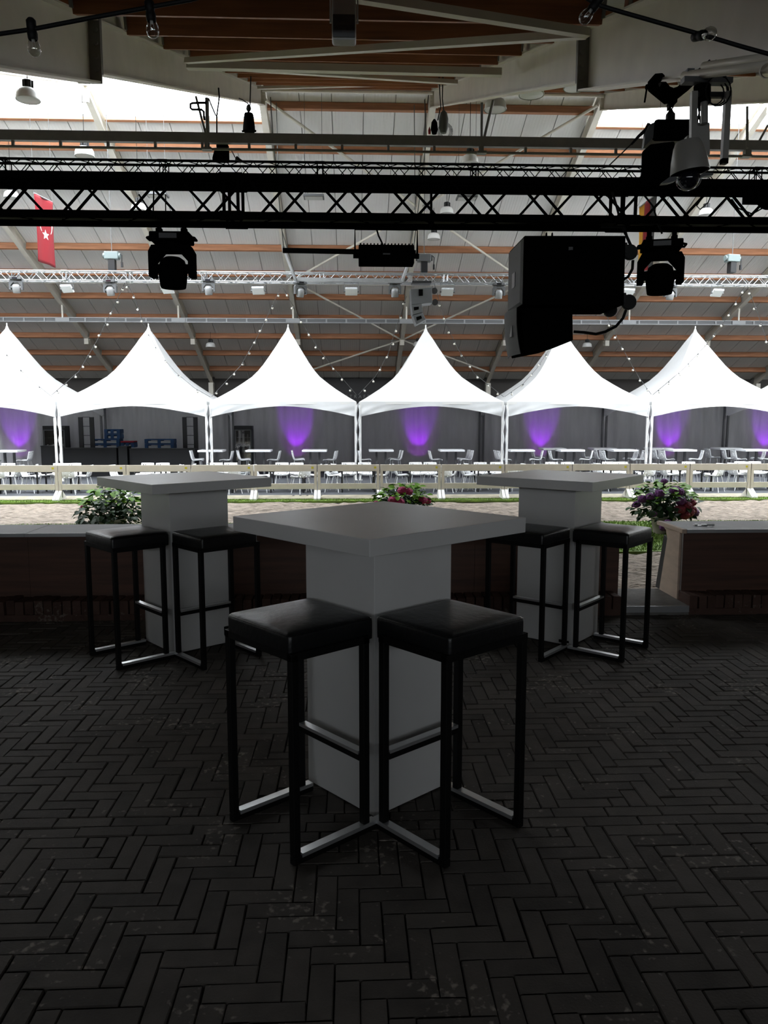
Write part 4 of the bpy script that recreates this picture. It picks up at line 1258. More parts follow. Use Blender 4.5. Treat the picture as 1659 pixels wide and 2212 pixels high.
# ------------------------------------------------------------------ flood lights
def flood(label, p, w, h, d, m, mg, group, tilt, yoke, rz=0):
    t = root('flood_light', label, 'flood light', p, rz, group)
    M = Matrix.Rotation(R(tilt), 4, 'X')
    b = MB().box(-w / 2, -d / 2, -h / 2, w / 2, d / 2, h / 2, M)
    for k in range(16):
        x = -w / 2 + w * (k + .5) / 16
        b.box(x - w * .012, -d / 2 + .01, h / 2, x + w * .012, d / 2 - .01, h / 2 + h * .10, M)
    b.build('body', m, t, bevel=.006)
    MB().box(-w * .46, -d / 2 - .004, -h * .42, w * .46, -d / 2, h * .42, M).build('front_glass', mg, t)
    y = MB()
    r_ = .010
    y.path([(-w / 2 - .03, 0, 0), (-w / 2 - .03, 0, yoke), (w / 2 + .03, 0, yoke), (w / 2 + .03, 0, 0)], r_, 6)
    for sx in (-1, 1): y.tube((sx * (w / 2), 0, 0), (sx * (w / 2 + .045), 0, 0), .022, 8)
    y.tube((0, 0, yoke), (0, 0, yoke + .06), .02, 8)
    y.build('yoke', m if m == 'device_black' else 'device_grey', t)
    return t
fl = flood('wide black floodlight in a wire yoke under the nearest truss', (0.289, 6.750, 2.796), .46, .15, .16, 'device_black', 'device_black', 'black floodlight', 0, .215)
MB().box(-.03, -.085, -.005, .03, -.082, .006).build('badge', 'badge', fl)
cbl = MB().path([(0.215, 6.850, 3.028), (0.228, 6.850, 2.982), (0.254, 6.850, 2.932), (0.280, 6.850, 2.873)], .008, 6)
cbl.build('cable', 'cable_black', None); o = bpy.data.objects['cable']; tag(o, 'thin black cable curving down to the black floodlight', 'cable')
f0 = flood('pale floodlight below the silver truss, first from the left', (-8.342, 23.950, 5.181), .36, .24, .05, 'flood_glass', 'flood_glass', 'pale floodlights on the silver truss', 42, .26, R(-18))
for lab, p, rz in (('pale floodlight below the silver truss, behind the big black moving light', (-5.425, 23.950, 5.173), -20),
                   ('pale floodlight left of the first small light of the hung bar', (-2.764, 23.950, 5.163), -6), ('pale floodlight at the middle of the hung silver bar', (-0.010, 23.950, 5.154), 0),
                   ('pale floodlight right of the grey loudspeaker array', (2.854, 23.950, 5.158), 4), ('pale floodlight half hidden behind the big black loudspeaker', (8.339, 23.950, 5.178), 12),
                   ('pale floodlight at the right end of the silver truss', (11.071, 23.950, 5.181), 14)):
    dup(f0, p, R(rz), lab)

# ------------------------------------------------------------------ big black loudspeaker cluster
ls = root('loudspeaker', 'big black loudspeaker box with wheels hanging from the nearest truss', 'loudspeaker', (1.879, 6.750, 2.706))
lo = (1.879, 6.750, 2.706)
def rl_(pts): return [tuple(a - b for a, b in zip(p, lo)) for p in pts]
ls_poly = [(1.386, 6.450, 2.904), (2.210, 6.450, 2.911), (2.215, 6.450, 2.365), (1.383, 6.450, 2.360)]
MB().prism(list(reversed(rl_(ls_poly))), (0, .60, 0)).build('cabinet', 'device_black', ls, bevel=.008)
a, b, c, d = rl_(ls_poly)
gx = a[0]
gr = MB().prism([(gx - .003, a[1] + .01, a[2] - .015), (gx - .018, a[1] + .05, a[2] - .03), (gx - .018, a[1] + .05, d[2] + .03), (gx - .003, d[1] + .01, d[2] + .01)], (0, .49, 0)).build('grille', 'grille', ls)
MB().box(gx - .023, a[1] + .24, a[2] - .36, gx - .017, a[1] + .36, a[2] - .24).build('badge', 'badge', gr)
MB().box(a[0] + .36, a[1] - .004, a[2] - .11, a[0] + .395, a[1] + .0, a[2] - .085).build('badge', 'badge', ls)
def caster(x, z, yy):
    c = MB().box(x - .01, yy - .035, z - .03, x + .02, yy + .035, z + .05).bar((x + .01, yy, z + .03), (x + .05, yy, z - .01), .03, .04)
    co = c.build('caster', 'device_dark', ls)
    MB().lathe([(0, -.02), (.055, -.02), (.062, -.012), (.062, .012), (.055, .02), (0, .02)], 18, Matrix.Translation((x + .055, yy, z - .02)) @ Matrix.Rotation(R(90), 4, 'X')).build('wheel', 'rubber', co, smooth=True)
caster(b[0], b[2] - .10, b[1] + .05); caster(c[0], c[2] + .05, c[1] + .05); caster(c[0], c[2] + .05, c[1] + .52); caster(b[0], b[2] - .10, b[1] + .52)
ch = MB()
for q in [(1.636, 6.700, 3.032), (1.685, 6.700, 3.032)]:
    x = q[0] - lo[0]
    for k in range(5):
        ch.path([(x + (.012 if k % 2 else 0) * math.cos(i * 1.05), (0 if k % 2 else .012) * math.cos(i * 1.05), TZ - lo[2] - .06 - .03 * k + .020 * math.sin(i * 1.05)) for i in range(7)], .005, 5, cap=False)
    ch.box(x - .02, -.02, a[2], x + .02, .02, a[2] + .05)
ch.build('chain', 'device_black', ls)
l2 = root('loudspeaker', 'slim curved black loudspeaker tilted down below the big box', 'loudspeaker', lo)
q = rl_([(1.372, 6.450, 2.342), (1.793, 6.450, 2.344), (1.805, 6.450, 2.082), (1.646, 6.450, 2.019), (1.411, 6.450, 1.973)])
MB().prism(list(reversed(q)), (0, .55, 0)).build('cabinet', 'device_black', l2, bevel=.008)
g2 = MB()
fx = [(1.302, 6.450, 2.276), (1.369, 6.450, 2.327), (1.394, 6.450, 2.210), (1.407, 6.450, 1.977), (1.331, 6.450, 1.940), (1.310, 6.450, 2.080)]
p0 = q[0]; p1 = q[4]
g2.grid(lambda u, v: (p0[0] + (p1[0] - p0[0]) * v - .012 - .05 * math.sin(math.pi * (.15 + .7 * u)) - .012 * math.sin(math.pi * v), p0[1] + .02 + .51 * u, p0[2] + (p1[2] - p0[2]) * v), 8, 6)
go = g2.build('grille', 'grille', l2, solid=.006)
MB().box(p0[0] - .050, p0[1] + .12, p0[2] - .22, p0[0] - .035, p0[1] + .2, p0[2] - .13).build('badge', 'badge', l2)
c = MB()
c.path([(2.028, 6.500, 2.989), (2.211, 6.500, 2.991), (2.233, 6.500, 2.918), (2.285, 6.500, 2.817)], .012, 7).path([(2.293, 6.500, 2.729), (2.291, 6.500, 2.659), (2.259, 6.500, 2.599), (2.221, 6.500, 2.575)], .012, 7).path([(1.822, 6.500, 2.156), (1.910, 6.500, 2.151), (2.008, 6.500, 2.138), (2.085, 6.500, 2.157), (2.172, 6.500, 2.200), (2.228, 6.500, 2.266), (2.250, 6.500, 2.332)], .012, 7)
o = c.build('speaker_cable', 'cable_black'); tag(o, 'black cable looping behind the big black loudspeaker', 'cable')

# grey loudspeaker array on the silver truss
sa = root('loudspeaker', 'grey loudspeaker array of three boxes hanging from the silver truss', 'loudspeaker', (2.064, 23.800, 5.009))
so = (2.064, 23.800, 5.009)
def rs(pts): return [tuple(a - b for a, b in zip(p, so)) for p in pts]
for nm, poly, dp in (('subwoofer', [(1.724, 23.500, 5.171), (2.349, 23.500, 5.219), (2.370, 23.500, 4.789), (2.059, 23.500, 4.754), (1.743, 23.500, 4.724)], .6), ('cabinet', [(1.743, 23.500, 4.719), (2.053, 23.500, 4.749), (2.084, 23.500, 4.513), (1.785, 23.500, 4.428)], .6), ('cabinet', [(1.790, 23.500, 4.416), (2.084, 23.500, 4.491), (2.177, 23.500, 4.306), (1.901, 23.500, 4.153)], .6)):
    so_ = MB().prism(list(reversed(rs(poly))), (0, dp, 0)).build(nm, 'device_grey', sa, bevel=.01)
for x0, y0, x1, y1, pts in ((0, 0, 0, 0, [(1.958, 23.490, 5.160), (2.084, 23.490, 5.166), (2.086, 23.490, 4.982), (1.965, 23.490, 4.976)]), (0, 0, 0, 0, [(1.817, 23.490, 4.651), (1.967, 23.490, 4.668), (1.967, 23.490, 4.590), (1.829, 23.490, 4.556)]), (0, 0, 0, 0, [(1.888, 23.490, 4.365), (2.037, 23.490, 4.411), (2.061, 23.490, 4.332), (1.911, 23.490, 4.264)])):
    MB().prism(list(reversed(rs(pts))), (0, .02, 0)).build('connector_plate', 'device_black', sa)
w_ = MB()
for q in rs([(2.435, 23.600, 5.135), (2.455, 23.600, 4.810)]):
    w_.lathe([(0, -.03), (.09, -.03), (.09, .03), (0, .03)], 14, Matrix.Translation(q) @ Matrix.Rotation(R(90), 4, 'X'))
w_.build('wheel', 'rubber', sa)
MB().box(-.28, -.2, (1.993, 23.800, 5.370)[2] - so[2], .28, .3, (1.993, 23.800, 5.424)[2] - so[2]).build('fly_bracket', 'device_dark', sa)

# chain hoists standing on the silver truss
def hoist(label, p, m):
    t = root('chain_hoist', label, 'hoist', p, 0, 'chain hoists on the silver truss')
    MB().box(-.20, -.12, .32, .20, .12, .54).build('motor', m, t, bevel=.02)
    MB().box(-.10, -.10, .0, .10, .10, .32).build('gear_case', 'device_dark', t, bevel=.015)
    MB().tube((-.20, 0, .43), (-.25, 0, .43), .08, 10).tube((.20, 0, .43), (.25, 0, .43), .08, 10).build('end_cap', m, t)
    y = p[1]
    MB().tube((0, 0, .54), (0, 0, ZF(24.1) - p[2] + .1), .012, 5).build('chain', 'cable_grey', t)
    MB().path([(.22, -.02, .52), (.30, -.02, .45), (.29, -.02, .25)], .015, 5).box(.265, -.05, .10, .315, .01, .25).build('control_lead', 'device_dark', t)
    return t
h1 = hoist('grey chain hoist on the silver truss beside the red flag', (-7.059, 24.130, 5.737), 'hoist_teal')
dup(h1, (11.568, 24.130, 5.803), R(10), 'grey chain hoist on the silver truss at the far right')
hoist('dark chain hoist on the silver truss above the grey loudspeakers', (2.172, 24.130, 5.736), 'device_grey')

# ------------------------------------------------------------------ right-hand cluster under the roof beam
bc = root('beam_clamp', 'black steel beam clamp gripping the right roof beam', 'clamp', (2.385, 6.100, 3.852))
o0 = (2.385, 6.100, 3.852)
def rb_(pts): return [tuple(a - b for a, b in zip(p, o0)) for p in pts]
MB().prism(list(reversed(rb_([(2.225, 6.050, 3.915), (2.226, 6.050, 3.956), (2.250, 6.050, 3.981), (2.303, 6.050, 3.986), (2.323, 6.050, 3.969), (2.320, 6.050, 3.951), (2.299, 6.050, 3.948), (2.295, 6.050, 3.923)]))), (0, .09, 0)).build('jaw', 'device_black', bc, bevel=.004)
MB().prism(list(reversed(rb_([(2.228, 6.050, 3.915), (2.295, 6.050, 3.925), (2.334, 6.050, 3.926), (2.364, 6.050, 3.893), (2.393, 6.050, 3.883), (2.415, 6.050, 3.807), (2.359, 6.050, 3.797), (2.255, 6.050, 3.872), (2.229, 6.050, 3.892)]))), (0, .09, 0)).build('arm', 'device_black', bc, bevel=.004)
MB().prism(list(reversed(rb_([(2.393, 6.050, 3.883), (2.420, 6.050, 3.892), (2.454, 6.050, 3.922), (2.510, 6.050, 3.929), (2.542, 6.050, 3.903), (2.427, 6.050, 3.813), (2.425, 6.050, 3.784), (2.380, 6.050, 3.741), (2.378, 6.050, 3.795), (2.408, 6.050, 3.825)]))), (0, .09, 0)).build('arm', 'device_black', bc, bevel=.004)
s_ = rb_([(2.200, 6.100, 3.904), (2.267, 6.100, 3.905), (2.211, 6.100, 3.923), (2.195, 6.100, 3.796)])
MB().tube(s_[0], s_[1], .018, 8).tube(s_[2], s_[3], .007, 6).build('screw', 'device_black', bc)
lb = rb_([(2.273, 6.045, 3.908), (2.289, 6.045, 3.919), (2.298, 6.045, 3.909), (2.284, 6.045, 3.885)])
MB().prism(list(reversed(lb)), (0, .004, 0)).build('tag', 'badge', bc)
mh = root('chain_hoist', 'black chain hoist with a cloth chain bag under the right beam clamp', 'hoist', (2.404, 6.100, 3.665))
o1 = (2.404, 6.100, 3.665)
rm = lambda pts: [tuple(a - b for a, b in zip(p, o1)) for p in pts]
k_ = rm([(2.396, 6.100, 3.767), (2.401, 6.100, 3.666), (2.280, 6.100, 3.599), (2.560, 6.100, 3.603)])
MB().lathe([(0, -.002), (.012, 0), (.03, .03), (.036, .06), (.036, .11), (.02, .13), (.012, .15), (0, .152)], 10, Matrix.Translation((k_[0][0], k_[0][1], k_[0][2] - .165))).path([(k_[0][0] + .018 * math.cos(i * .8), 0, k_[0][2] + .005 + .02 * math.sin(i * .8)) for i in range(9)], .006, 6).tube((k_[1][0], 0, k_[1][2] - .01), (k_[1][0], 0, k_[1][2] + .05), .014, 8).build('hook', 'device_dark', mh)
MB().tube(k_[2], k_[3], .074, 20).build('motor', 'device_black', mh, bevel=.01)
MB().prism(list(reversed(rm([(2.240, 6.000, 3.623), (2.235, 6.000, 3.511), (2.166, 6.000, 3.442), (2.177, 6.000, 3.545), (2.206, 6.000, 3.604)]))), (0, .05, 0)).build('end_plate', 'device_grey', mh, bevel=.004)
MB().prism(list(reversed(rm([(2.216, 6.020, 3.476), (2.416, 6.020, 3.502), (2.398, 6.020, 3.360), (2.418, 6.020, 3.193), (2.212, 6.020, 3.191), (2.218, 6.020, 3.358)]))), (0, .18, 0)).build('chain_bag', 'device_black', mh, bevel=.02)
cc = MB().path([(2.218, 6.050, 3.622), (2.192, 6.050, 3.580), (2.143, 6.050, 3.538), (2.089, 6.050, 3.478)], .018, 7, .008).path([(2.086, 6.050, 3.478), (1.993, 6.300, 3.391)], .005, 5)
o = cc.build('power_lead', 'cable_black'); tag(o, 'black plugged power lead slanting down left of the chain hoist', 'cable')

pz = root('dome_camera', 'white dome camera on a square tube bracket at upper right', 'camera', (2.082, 4.980, 3.051))
o2 = (2.082, 4.980, 3.051)
rp = lambda pts: [tuple(a - b for a, b in zip(p, o2)) for p in pts]
MT_ = Matrix.Rotation(R(-7), 4, 'Y')
sc1 = 4.98 / 1691.5
MB().lathe([(39 * sc1, -31 * sc1), (39.5 * sc1, -29 * sc1), (36 * sc1, -5 * sc1), (30 * sc1, 20 * sc1), (24 * sc1, 32 * sc1), (0, 34 * sc1)], 28, MT_).build('housing', 'camera_grey', pz, smooth=True)
MB().lathe([(35 * sc1, -30 * sc1), (30 * sc1, -33 * sc1), (0, -33 * sc1)], 24, MT_).build('shade_ring', 'device_black', pz)
MB().ball((0, 0, -42 * sc1), 25 * sc1, 20, 14).build('dome', 'lens_dark', pz, smooth=True)
MB().path([(25.5 * sc1 * math.cos(R(180 + 10 * i)), -.02, -42 * sc1 + 25.5 * sc1 * math.sin(R(180 + 10 * i))) for i in range(19)], .0022, 5).build('ring', 'chrome', pz)
a1 = rp([(1.989, 4.930, 2.922), (1.947, 4.930, 2.919), (1.912, 4.930, 2.894), (1.905, 4.930, 2.882), (1.949, 4.930, 2.887), (1.990, 4.930, 2.900)])
MB().prism(list(reversed(a1)), (0, .05, 0)).build('wiper_arm', 'device_grey', pz)
a2 = rp([(2.139, 4.930, 2.916), (2.175, 4.930, 2.929), (2.217, 4.930, 2.934), (2.221, 4.930, 2.946), (2.164, 4.930, 2.948), (2.138, 4.930, 2.936)])
MB().prism(list(reversed(a2)), (0, .05, 0)).build('wiper_arm', 'device_grey', pz)
a3 = rp([(2.136, 5.020, 3.271), (2.220, 5.020, 3.272), (2.232, 5.020, 3.087), (2.214, 5.020, 3.072), (2.146, 5.020, 3.071)])
MB().prism(list(reversed(a3)), (0, .012, 0)).build('mount_plate', 'camera_grey', pz, bevel=.002)
a4 = rp([(2.074, 5.000, 3.187), (2.110, 5.000, 3.195), (2.113, 5.000, 3.134), (2.071, 5.000, 3.133)])
MB().prism(list(reversed(a4)), (0, .05, 0)).build('mount_arm', 'camera_grey', pz, bevel=.006)
for pp in ([(2.086, 4.960, 3.425), (2.099, 4.960, 3.015)], [(2.297, 4.960, 3.428), (2.295, 4.960, 3.008)]):
    u, v = rp(pp)
    b_ = MB().bar(u, v, .036, .036, (0, 1, 0)); bb = b_.build('square_tube', 'camera_grey', pz)
    MB().bar(Vector(v) + (Vector(u) - Vector(v)) * .07, v, .038, .038, (0, 1, 0)).build('end_cap', 'device_black', bb)
u = rp([(2.088, 4.980, 3.414), (2.316, 4.980, 3.417), (2.155, 4.980, 3.521), (2.169, 4.980, 3.250)])
MB().bar(u[0], u[1], .03, .03).build('cross_tube', 'device_dark', pz)
MB().tube(u[2], u[3], .022, 10).build('pole', 'camera_grey', pz)
u = rp([(2.153, 5.000, 3.480), (2.159, 5.000, 3.374)])
MB().tube(u[0], u[1], .05, 12).build('pole_clamp', 'device_black', pz)
cp = MB(); cn = (2.228, 4.980, 3.426)
for k in range(3):
    cp.path([(cn[0] + (.055 + .012 * k) * math.cos(i * .5), 4.98 - .02 * k, cn[2] + (.065 + .012 * k) * math.sin(i * .5)) for i in range(14)], .0045, 5)
cp.path([(2.305, 5.030, 3.640), (2.297, 5.030, 3.592), (2.310, 5.030, 3.543), (2.329, 5.030, 3.480), (2.333, 5.030, 3.456)], .006, 5).path([(2.250, 5.130, 3.682), (2.209, 5.130, 3.642), (2.152, 5.130, 3.606), (2.116, 5.130, 3.586)], .006, 5).path([(2.292, 5.130, 3.682), (2.251, 5.130, 3.652), (2.204, 5.130, 3.632), (2.132, 5.130, 3.591)], .006, 5)
cp.path([(2.149, 5.040, 3.496), (2.149, 5.040, 3.399), (2.164, 5.040, 3.301), (2.184, 5.040, 3.222), (2.202, 5.040, 3.178), (2.183, 5.040, 3.143)], .006, 5).path([(2.134, 5.040, 3.496), (2.166, 5.040, 3.379), (2.154, 5.040, 3.305), (2.146, 5.040, 3.251)], .006, 5)
o = cp.build('coiled_cable', 'cable_black'); tag(o, 'coiled black cables above the white dome camera', 'cable')
pf = root('scaffold_pipe', 'pale scaffold tubes clamped to the right roof beam', 'pipe', (2.228, 4.900, 3.518))
o3 = (2.228, 4.900, 3.518)
for p, q, r_ in (((2.138, 4.950, 3.569), (2.168, 4.100, 3.265), .024), ((2.120, 5.200, 3.615), (2.170, 4.100, 3.227), .027), ((2.120, 4.150, 3.214), (2.434, 4.750, 3.465), .038)):
    MB().path([tuple(a - b for a, b in zip(p, o3)), tuple(a - b for a, b in zip(q, o3))], r_, 14, cap=False).build('tube', 'steel_white', pf, smooth=True, solid=.004)
cl_ = MB()
for p in ((2.127, 5.150, 3.589), (2.171, 4.800, 3.489)):
    q = [a - b for a, b in zip(p, o3)]
    cl_.box(q[0] - .022, q[1] - .038, q[2] - .036, q[0] + .022, q[1] + .038, q[2] + .036)
q = [a - b for a, b in zip((2.177, 4.970, 3.496), o3)]
cl_.box(q[0] - .16, q[1] - .03, q[2] - .02, q[0] + .14, q[1] + .03, q[2] + .012)
cl_.build('swivel_clamp', 'device_grey', pf)
rt = MB().ball((3.345, 6.400, 3.211), .10, 14, 10).box((3.198, 6.500, 3.236)[0], 6.45, (3.198, 6.500, 3.236)[2] - .05, (3.313, 6.500, 3.237)[0] + .1, 6.55, (3.198, 6.500, 3.236)[2] + .06)
o = rt.build('stage_lamp', 'device_black'); tag(o, 'round black stage lamp cut off by the frame at upper right', 'stage light')
cq = MB()
for k in range(2): cq.path([(-4.3 + .47 * i, 6.57 + .04 * k + .012 * math.sin(i * 1.3 + k), TZ + .012) for i in range(21)], .020, 7)
cq.path([(3.084, 6.500, 3.217), (3.146, 6.500, 3.145), (3.263, 6.500, 3.101), (3.375, 6.500, 3.165)], .006, 5).path([(2.836, 6.500, 3.214), (2.800, 6.500, 3.160), (2.830, 6.500, 3.133), (2.894, 6.500, 3.188), (2.911, 6.500, 3.233)], .005, 5).path([(2.103, 6.500, 3.260), (2.134, 6.500, 3.171), (2.166, 6.500, 3.072)], .010, 5).path([(2.359, 6.500, 3.245), (2.438, 6.500, 3.156), (2.492, 6.500, 3.012), (2.524, 6.500, 2.939)], .008, 5).path([(2.188, 6.500, 3.000), (2.219, 6.500, 2.928)], .006, 5)
cq.path([(-1.553, 6.500, 3.255), (-1.564, 6.500, 3.079)], .006, 5).path([(-1.464, 6.500, 3.203), (-1.467, 6.500, 3.080)], .005, 5).path([(-1.672, 6.500, 3.201), (-1.604, 6.500, 3.097), (-1.551, 6.500, 3.053)], .007, 5)
o = cq.build('truss_cable', 'cable_black'); tag(o, 'loose black cables draped along the nearest truss', 'cable')
pole = root('rigging_pole', 'short vertical black bar standing in the nearest truss, centre', 'pole', ((0.646, 6.590, 3.178)[0], 6.57, TZ))
MB().tube((0, 0, -.02), (0, 0, .31), .010, 8).build('bar', 'truss_black', pole)
MB().box(-.02, -.03, -.04, .02, .03, .03).build('clamp', 'device_black', pole)

# hanging bags, hoist pieces and coils at the grey beam
bg = root('chain_bag', 'black chain bag hanging from a hook below the left roof beam', 'bag', (-2.151, 17.500, 7.444))
MB().lathe([(.0, 0), (.13, 0), (.125, .10), (.10, .33), (.09, .36), (0, .37)], 14).build('bag', 'device_black', bg, smooth=True)
MB().path([(-.15, 0, .0), (0, 0, .02), (.15, 0, .01)], .02, 6).build('hem', 'device_black', bg)
MB().lathe([(0, .37), (.03, .40), (.055, .44), (.05, .50), (.02, .54), (0, .55)], 8).path([(0, 0, .55), (-.12, 0, .63), (-.2, 0, .66)], .012, 5).tube((0.03, 0, .52), (.06, 0, 1.1), .014, 6).build('hook', 'device_dark', bg)
b2 = root('chain_hoist', 'black chain hoist box hanging under the grey beam, left', 'hoist', (-2.044, 13.200, 5.511))
MB().box(-.09, -.09, 0, .09, .09, .26).build('motor', 'device_black', b2, bevel=.015)
MB().box(-.03, -.03, .25, .03, .03, .38).build('hook', 'device_dark', b2)
MB().lathe([(0, 0), (.05, 0), (.05, .06), (.02, .16), (.012, .2), (0, .2)], 8, Matrix.Translation((-.12, 0, 0))).build('sling_hook', 'device_black', b2)
pg = MB().path([(-1.893, 13.100, 5.650), (-1.838, 13.100, 5.546), (-1.809, 13.100, 5.532)], .008, 5).path([(-1.823, 13.100, 5.539), (-1.765, 13.100, 5.505), (-1.679, 13.100, 5.463)], .035, 7, .012)
o = pg.build('plug_lead', 'cable_black'); tag(o, 'black plug on a short lead at the grey beam, left', 'cable')
co = root('cable_coil', 'hanging bundle of coiled cable in a clear bag beside the ridge beam', 'cable coil', (1.917, 17.000, 7.273))
MB().lathe([(0, 0), (.06, .02), (.095, .12), (.10, .30), (.07, .42), (.02, .47), (0, .48)], 12).build('bag', 'device_grey', co, smooth=True)
k = MB()
for i in range(4):
    k.path([((.10 + .02 * i) * math.cos(q * .6) + .05, .10 + .01 * i, .10 + (.12 + .02 * i) * math.sin(q * .6)) for q in range(12)], .006, 5)
k.build('wire_loops', 'cable_grey', co)
MB().lathe([(0, 0), (.05, .01), (.075, .10), (.06, .24), (.02, .30), (0, .30)], 10, Matrix.Translation((-.19, .02, 0))).build('black_pouch', 'device_black', co, smooth=True)
MB().lathe([(0, 0), (.025, .01), (.03, .08), (.0, .16)], 8, Matrix.Translation((-.29, .02, 0))).build('red_strap', 'flag_red', co)
MB().path([(-.12, .02, .28), (-.06, .02, .55), (-.08, .02, .8), (-.10, .02, 1.15)], .012, 5).path([(0, 0, .47), (-.03, 0, .7), (-.02, 0, 1.2)], .012, 5).build('sling', 'cable_black', co)
wh = MB().box(-.28, -.2, 0, .28, .2, .05)
# flat rectangular air panels seen through the truss
for lab, p in (('flat grey panel lamp seen through the truss, left of centre', (-5.642, 24.000, 7.832)), ('flat grey panel lamp seen through the truss, above the floodlight', (-1.097, 24.000, 7.829)), ('flat grey panel lamp seen through the truss, centre right', (3.411, 24.000, 7.851))):
    t = root('panel_lamp', lab, 'lamp', p, 0, 'flat panel lamps under the roof')
    MB().box(-.30, -.22, 0, .30, .22, .07).build('housing', 'device_grey', t, bevel=.01)
    MB().box(-.26, -.18, -.006, .26, .18, 0).build('diffuser', 'frosted', t)
    for x in (-.25, .25): MB().tube((x, 0, .07), (x, 0, ZF(24) + .2 - p[2]), .006, 5).build('cord', 'cable_grey', t)

# ------------------------------------------------------------------ ceiling loudspeaker near the viewer
cs = root('ceiling_speaker', 'small white loudspeaker in a bracket at the top centre', 'loudspeaker', (-0.036, 4.700, 3.668))
w, h = .068, .125
MB().box(-w, -.02, -.105, w, .075, .13).build('cabinet', 'device_white', cs, bevel=.014, seg=3)
MB().box(-w + .006, -.030, -.098, w - .006, -.018, .022).build('grille', 'device_grey', cs, bevel=.004)
MB().box(-.012, -.032, -.072, .012, -.0295, -.048).build('badge', 'badge', cs)
MB().path([(-w - .008, .05, .01), (-w - .010, .05, .145), (w + .010, .05, .145), (w + .008, .05, .01)], .007, 6).box(-.03, .03, .145, .03, .07, .26).build('bracket', 'device_white', cs)
MB().path([(-.05, .06, .11), (-.045, .05, .13), (-.03, .06, .16), (-.02, .06, .25)], .005, 5).build('cable', 'cable_black', cs)

# ------------------------------------------------------------------ festoon bulbs close to the viewer
bulb_glass = MB().lathe([(0, -.058), (.010, -.056), (.019, -.048), (.0225, -.036), (.021, -.022), (.016, -.008), (.0135, .0)], 16).mesh('bulb', 'clear_glass', True)
bulb_fil = MB().tube((-.004, 0, 0), (-.006, 0, -.03), .0008, 4).tube((.004, 0, 0), (.006, 0, -.03), .0008, 4).tube((-.006, 0, -.03), (.006, 0, -.03), .0008, 4).lathe([(.0, -.012), (.005, -.010), (.006, 0)], 8).mesh('filament', 'device_white')
sock = MB().lathe([(.0135, -.004), (.0165, .0), (.0175, .018), (.014, .03), (.0165, .034), (.0165, .058), (.010, .066), (0, .066)], 12).mesh('socket', 'cable_black', True)
def festoon(label, pts, bulbs):
    t = root('festoon_string', label, 'string light', pts[0], 0, None)
    MB().path([tuple(a - b for a, b in zip(p, pts[0])) for p in pts], .0075, 8).build('cable', 'cable_black', t, smooth=True)
    for p, rot in bulbs:
        s = link('socket', sock, t); s.location = tuple(a - b for a, b in zip(p, pts[0])); s.rotation_euler = rot
        g = link('bulb', bulb_glass, s); link('filament', bulb_fil, g)
    return t
festoon('black string of clear bulbs crossing the top left corner', [(-1.288, 2.900, 2.748), (-1.195, 2.900, 2.760), (-1.085, 2.900, 2.777), (-0.896, 2.900, 2.815), (-0.692, 2.900, 2.854), (-0.549, 2.900, 2.881), (-0.248, 2.900, 2.961)],
        [((-1.085, 2.900, 2.746), (0, R(-4), 0)), ((-0.682, 2.900, 2.813), (0, R(-6), 0))])
festoon('black string of clear bulbs crossing the top right corner', [(0.680, 2.900, 2.995), (0.862, 2.900, 2.893), (0.937, 2.900, 2.874), (1.078, 2.900, 2.840), (1.251, 2.900, 2.799), (1.381, 2.900, 2.766), (1.551, 2.900, 2.726)],
        [((0.843, 2.900, 2.878), (0, R(38), 0)), ((1.230, 2.860, 2.783), (R(-72), R(10), R(14)))])

# ------------------------------------------------------------------ flags
fg = root('flag', 'long red flag with white crescent and star hanging at left', 'flag', (-8.032, 21.000, 7.082))
fo_ = (-8.032, 21.000, 7.082)
A = [tuple(a - b for a, b in zip(p, fo_)) for p in ((-8.032, 21.000, 7.082), (-8.159, 22.600, 7.272), (-8.147, 22.600, 5.530), (-8.016, 21.000, 5.411))]
def fl_at(u, v, off=0):
    a, b, c, d = [Vector(q) for q in A]
    top = a.lerp(b, u); bot = d.lerp(c, u)
    return top.lerp(bot, v) + Vector((off + .02 * math.sin(9 * u + 3 * v), -off * .3, 0))
MB().grid(lambda u, v: fl_at(u, v), 12, 20).build('sheet', 'flag_red', fg, smooth=True, solid=.004)
def disc(cu, cv, ru, rv, n=28, a0=0, a1=360):
    return [(cu + ru * math.cos(R(a0 + (a1 - a0) * i / n)), cv + rv * math.sin(R(a0 + (a1 - a0) * i / n))) for i in range(n + 1)]
outer = disc(.54, .385, .36, .165, 30, 35 + 90, 325 + 90); inner = disc(.54, .415, .28, .128, 30, 325 + 90 - 12, 35 + 90 + 12)
for sgn in (1, -1):
    m_ = MB(); n = len(outer)
    vs = [fl_at(u, v, .008 * sgn) for u, v in outer] + [fl_at(u, v, .008 * sgn) for u, v in reversed(inner)]
    m_.add(vs, [(i, i + 1, n + i + 1, n + i) for i in range(n - 1)])
    m_.build('crescent', 'flag_white', fg)
    st = []
    for i in range(10):
        r_ = 1 if i % 2 == 0 else .42
        a = R(90 + 36 * i)
        st.append((.50 + .15 * r_ * math.cos(a), .555 - .082 * r_ * math.sin(a)))
    m_ = MB(); vs = [fl_at(u, v, .008 * sgn) for u, v in st] + [fl_at(.50, .555, .008 * sgn)]
    m_.add(vs, [(10, i, (i + 1) % 10) for i in range(10)])
    m_.build('star', 'flag_white', fg)
MB().tube(A[0], A[1], .02, 6).build('rod', 'galv', fg)
for q in (A[0], A[1]): MB().tube(q, (q[0], q[1], ZN(fo_[1] + q[1]) + .3 - fo_[2]), .006, 5).build('cord', 'cable_grey', fg)
f2 = root('flag', 'long flag of yellow, red and black stripes hanging at right', 'flag', (7.523, 21.000, 6.891))
fo_ = (7.523, 21.000, 6.891)
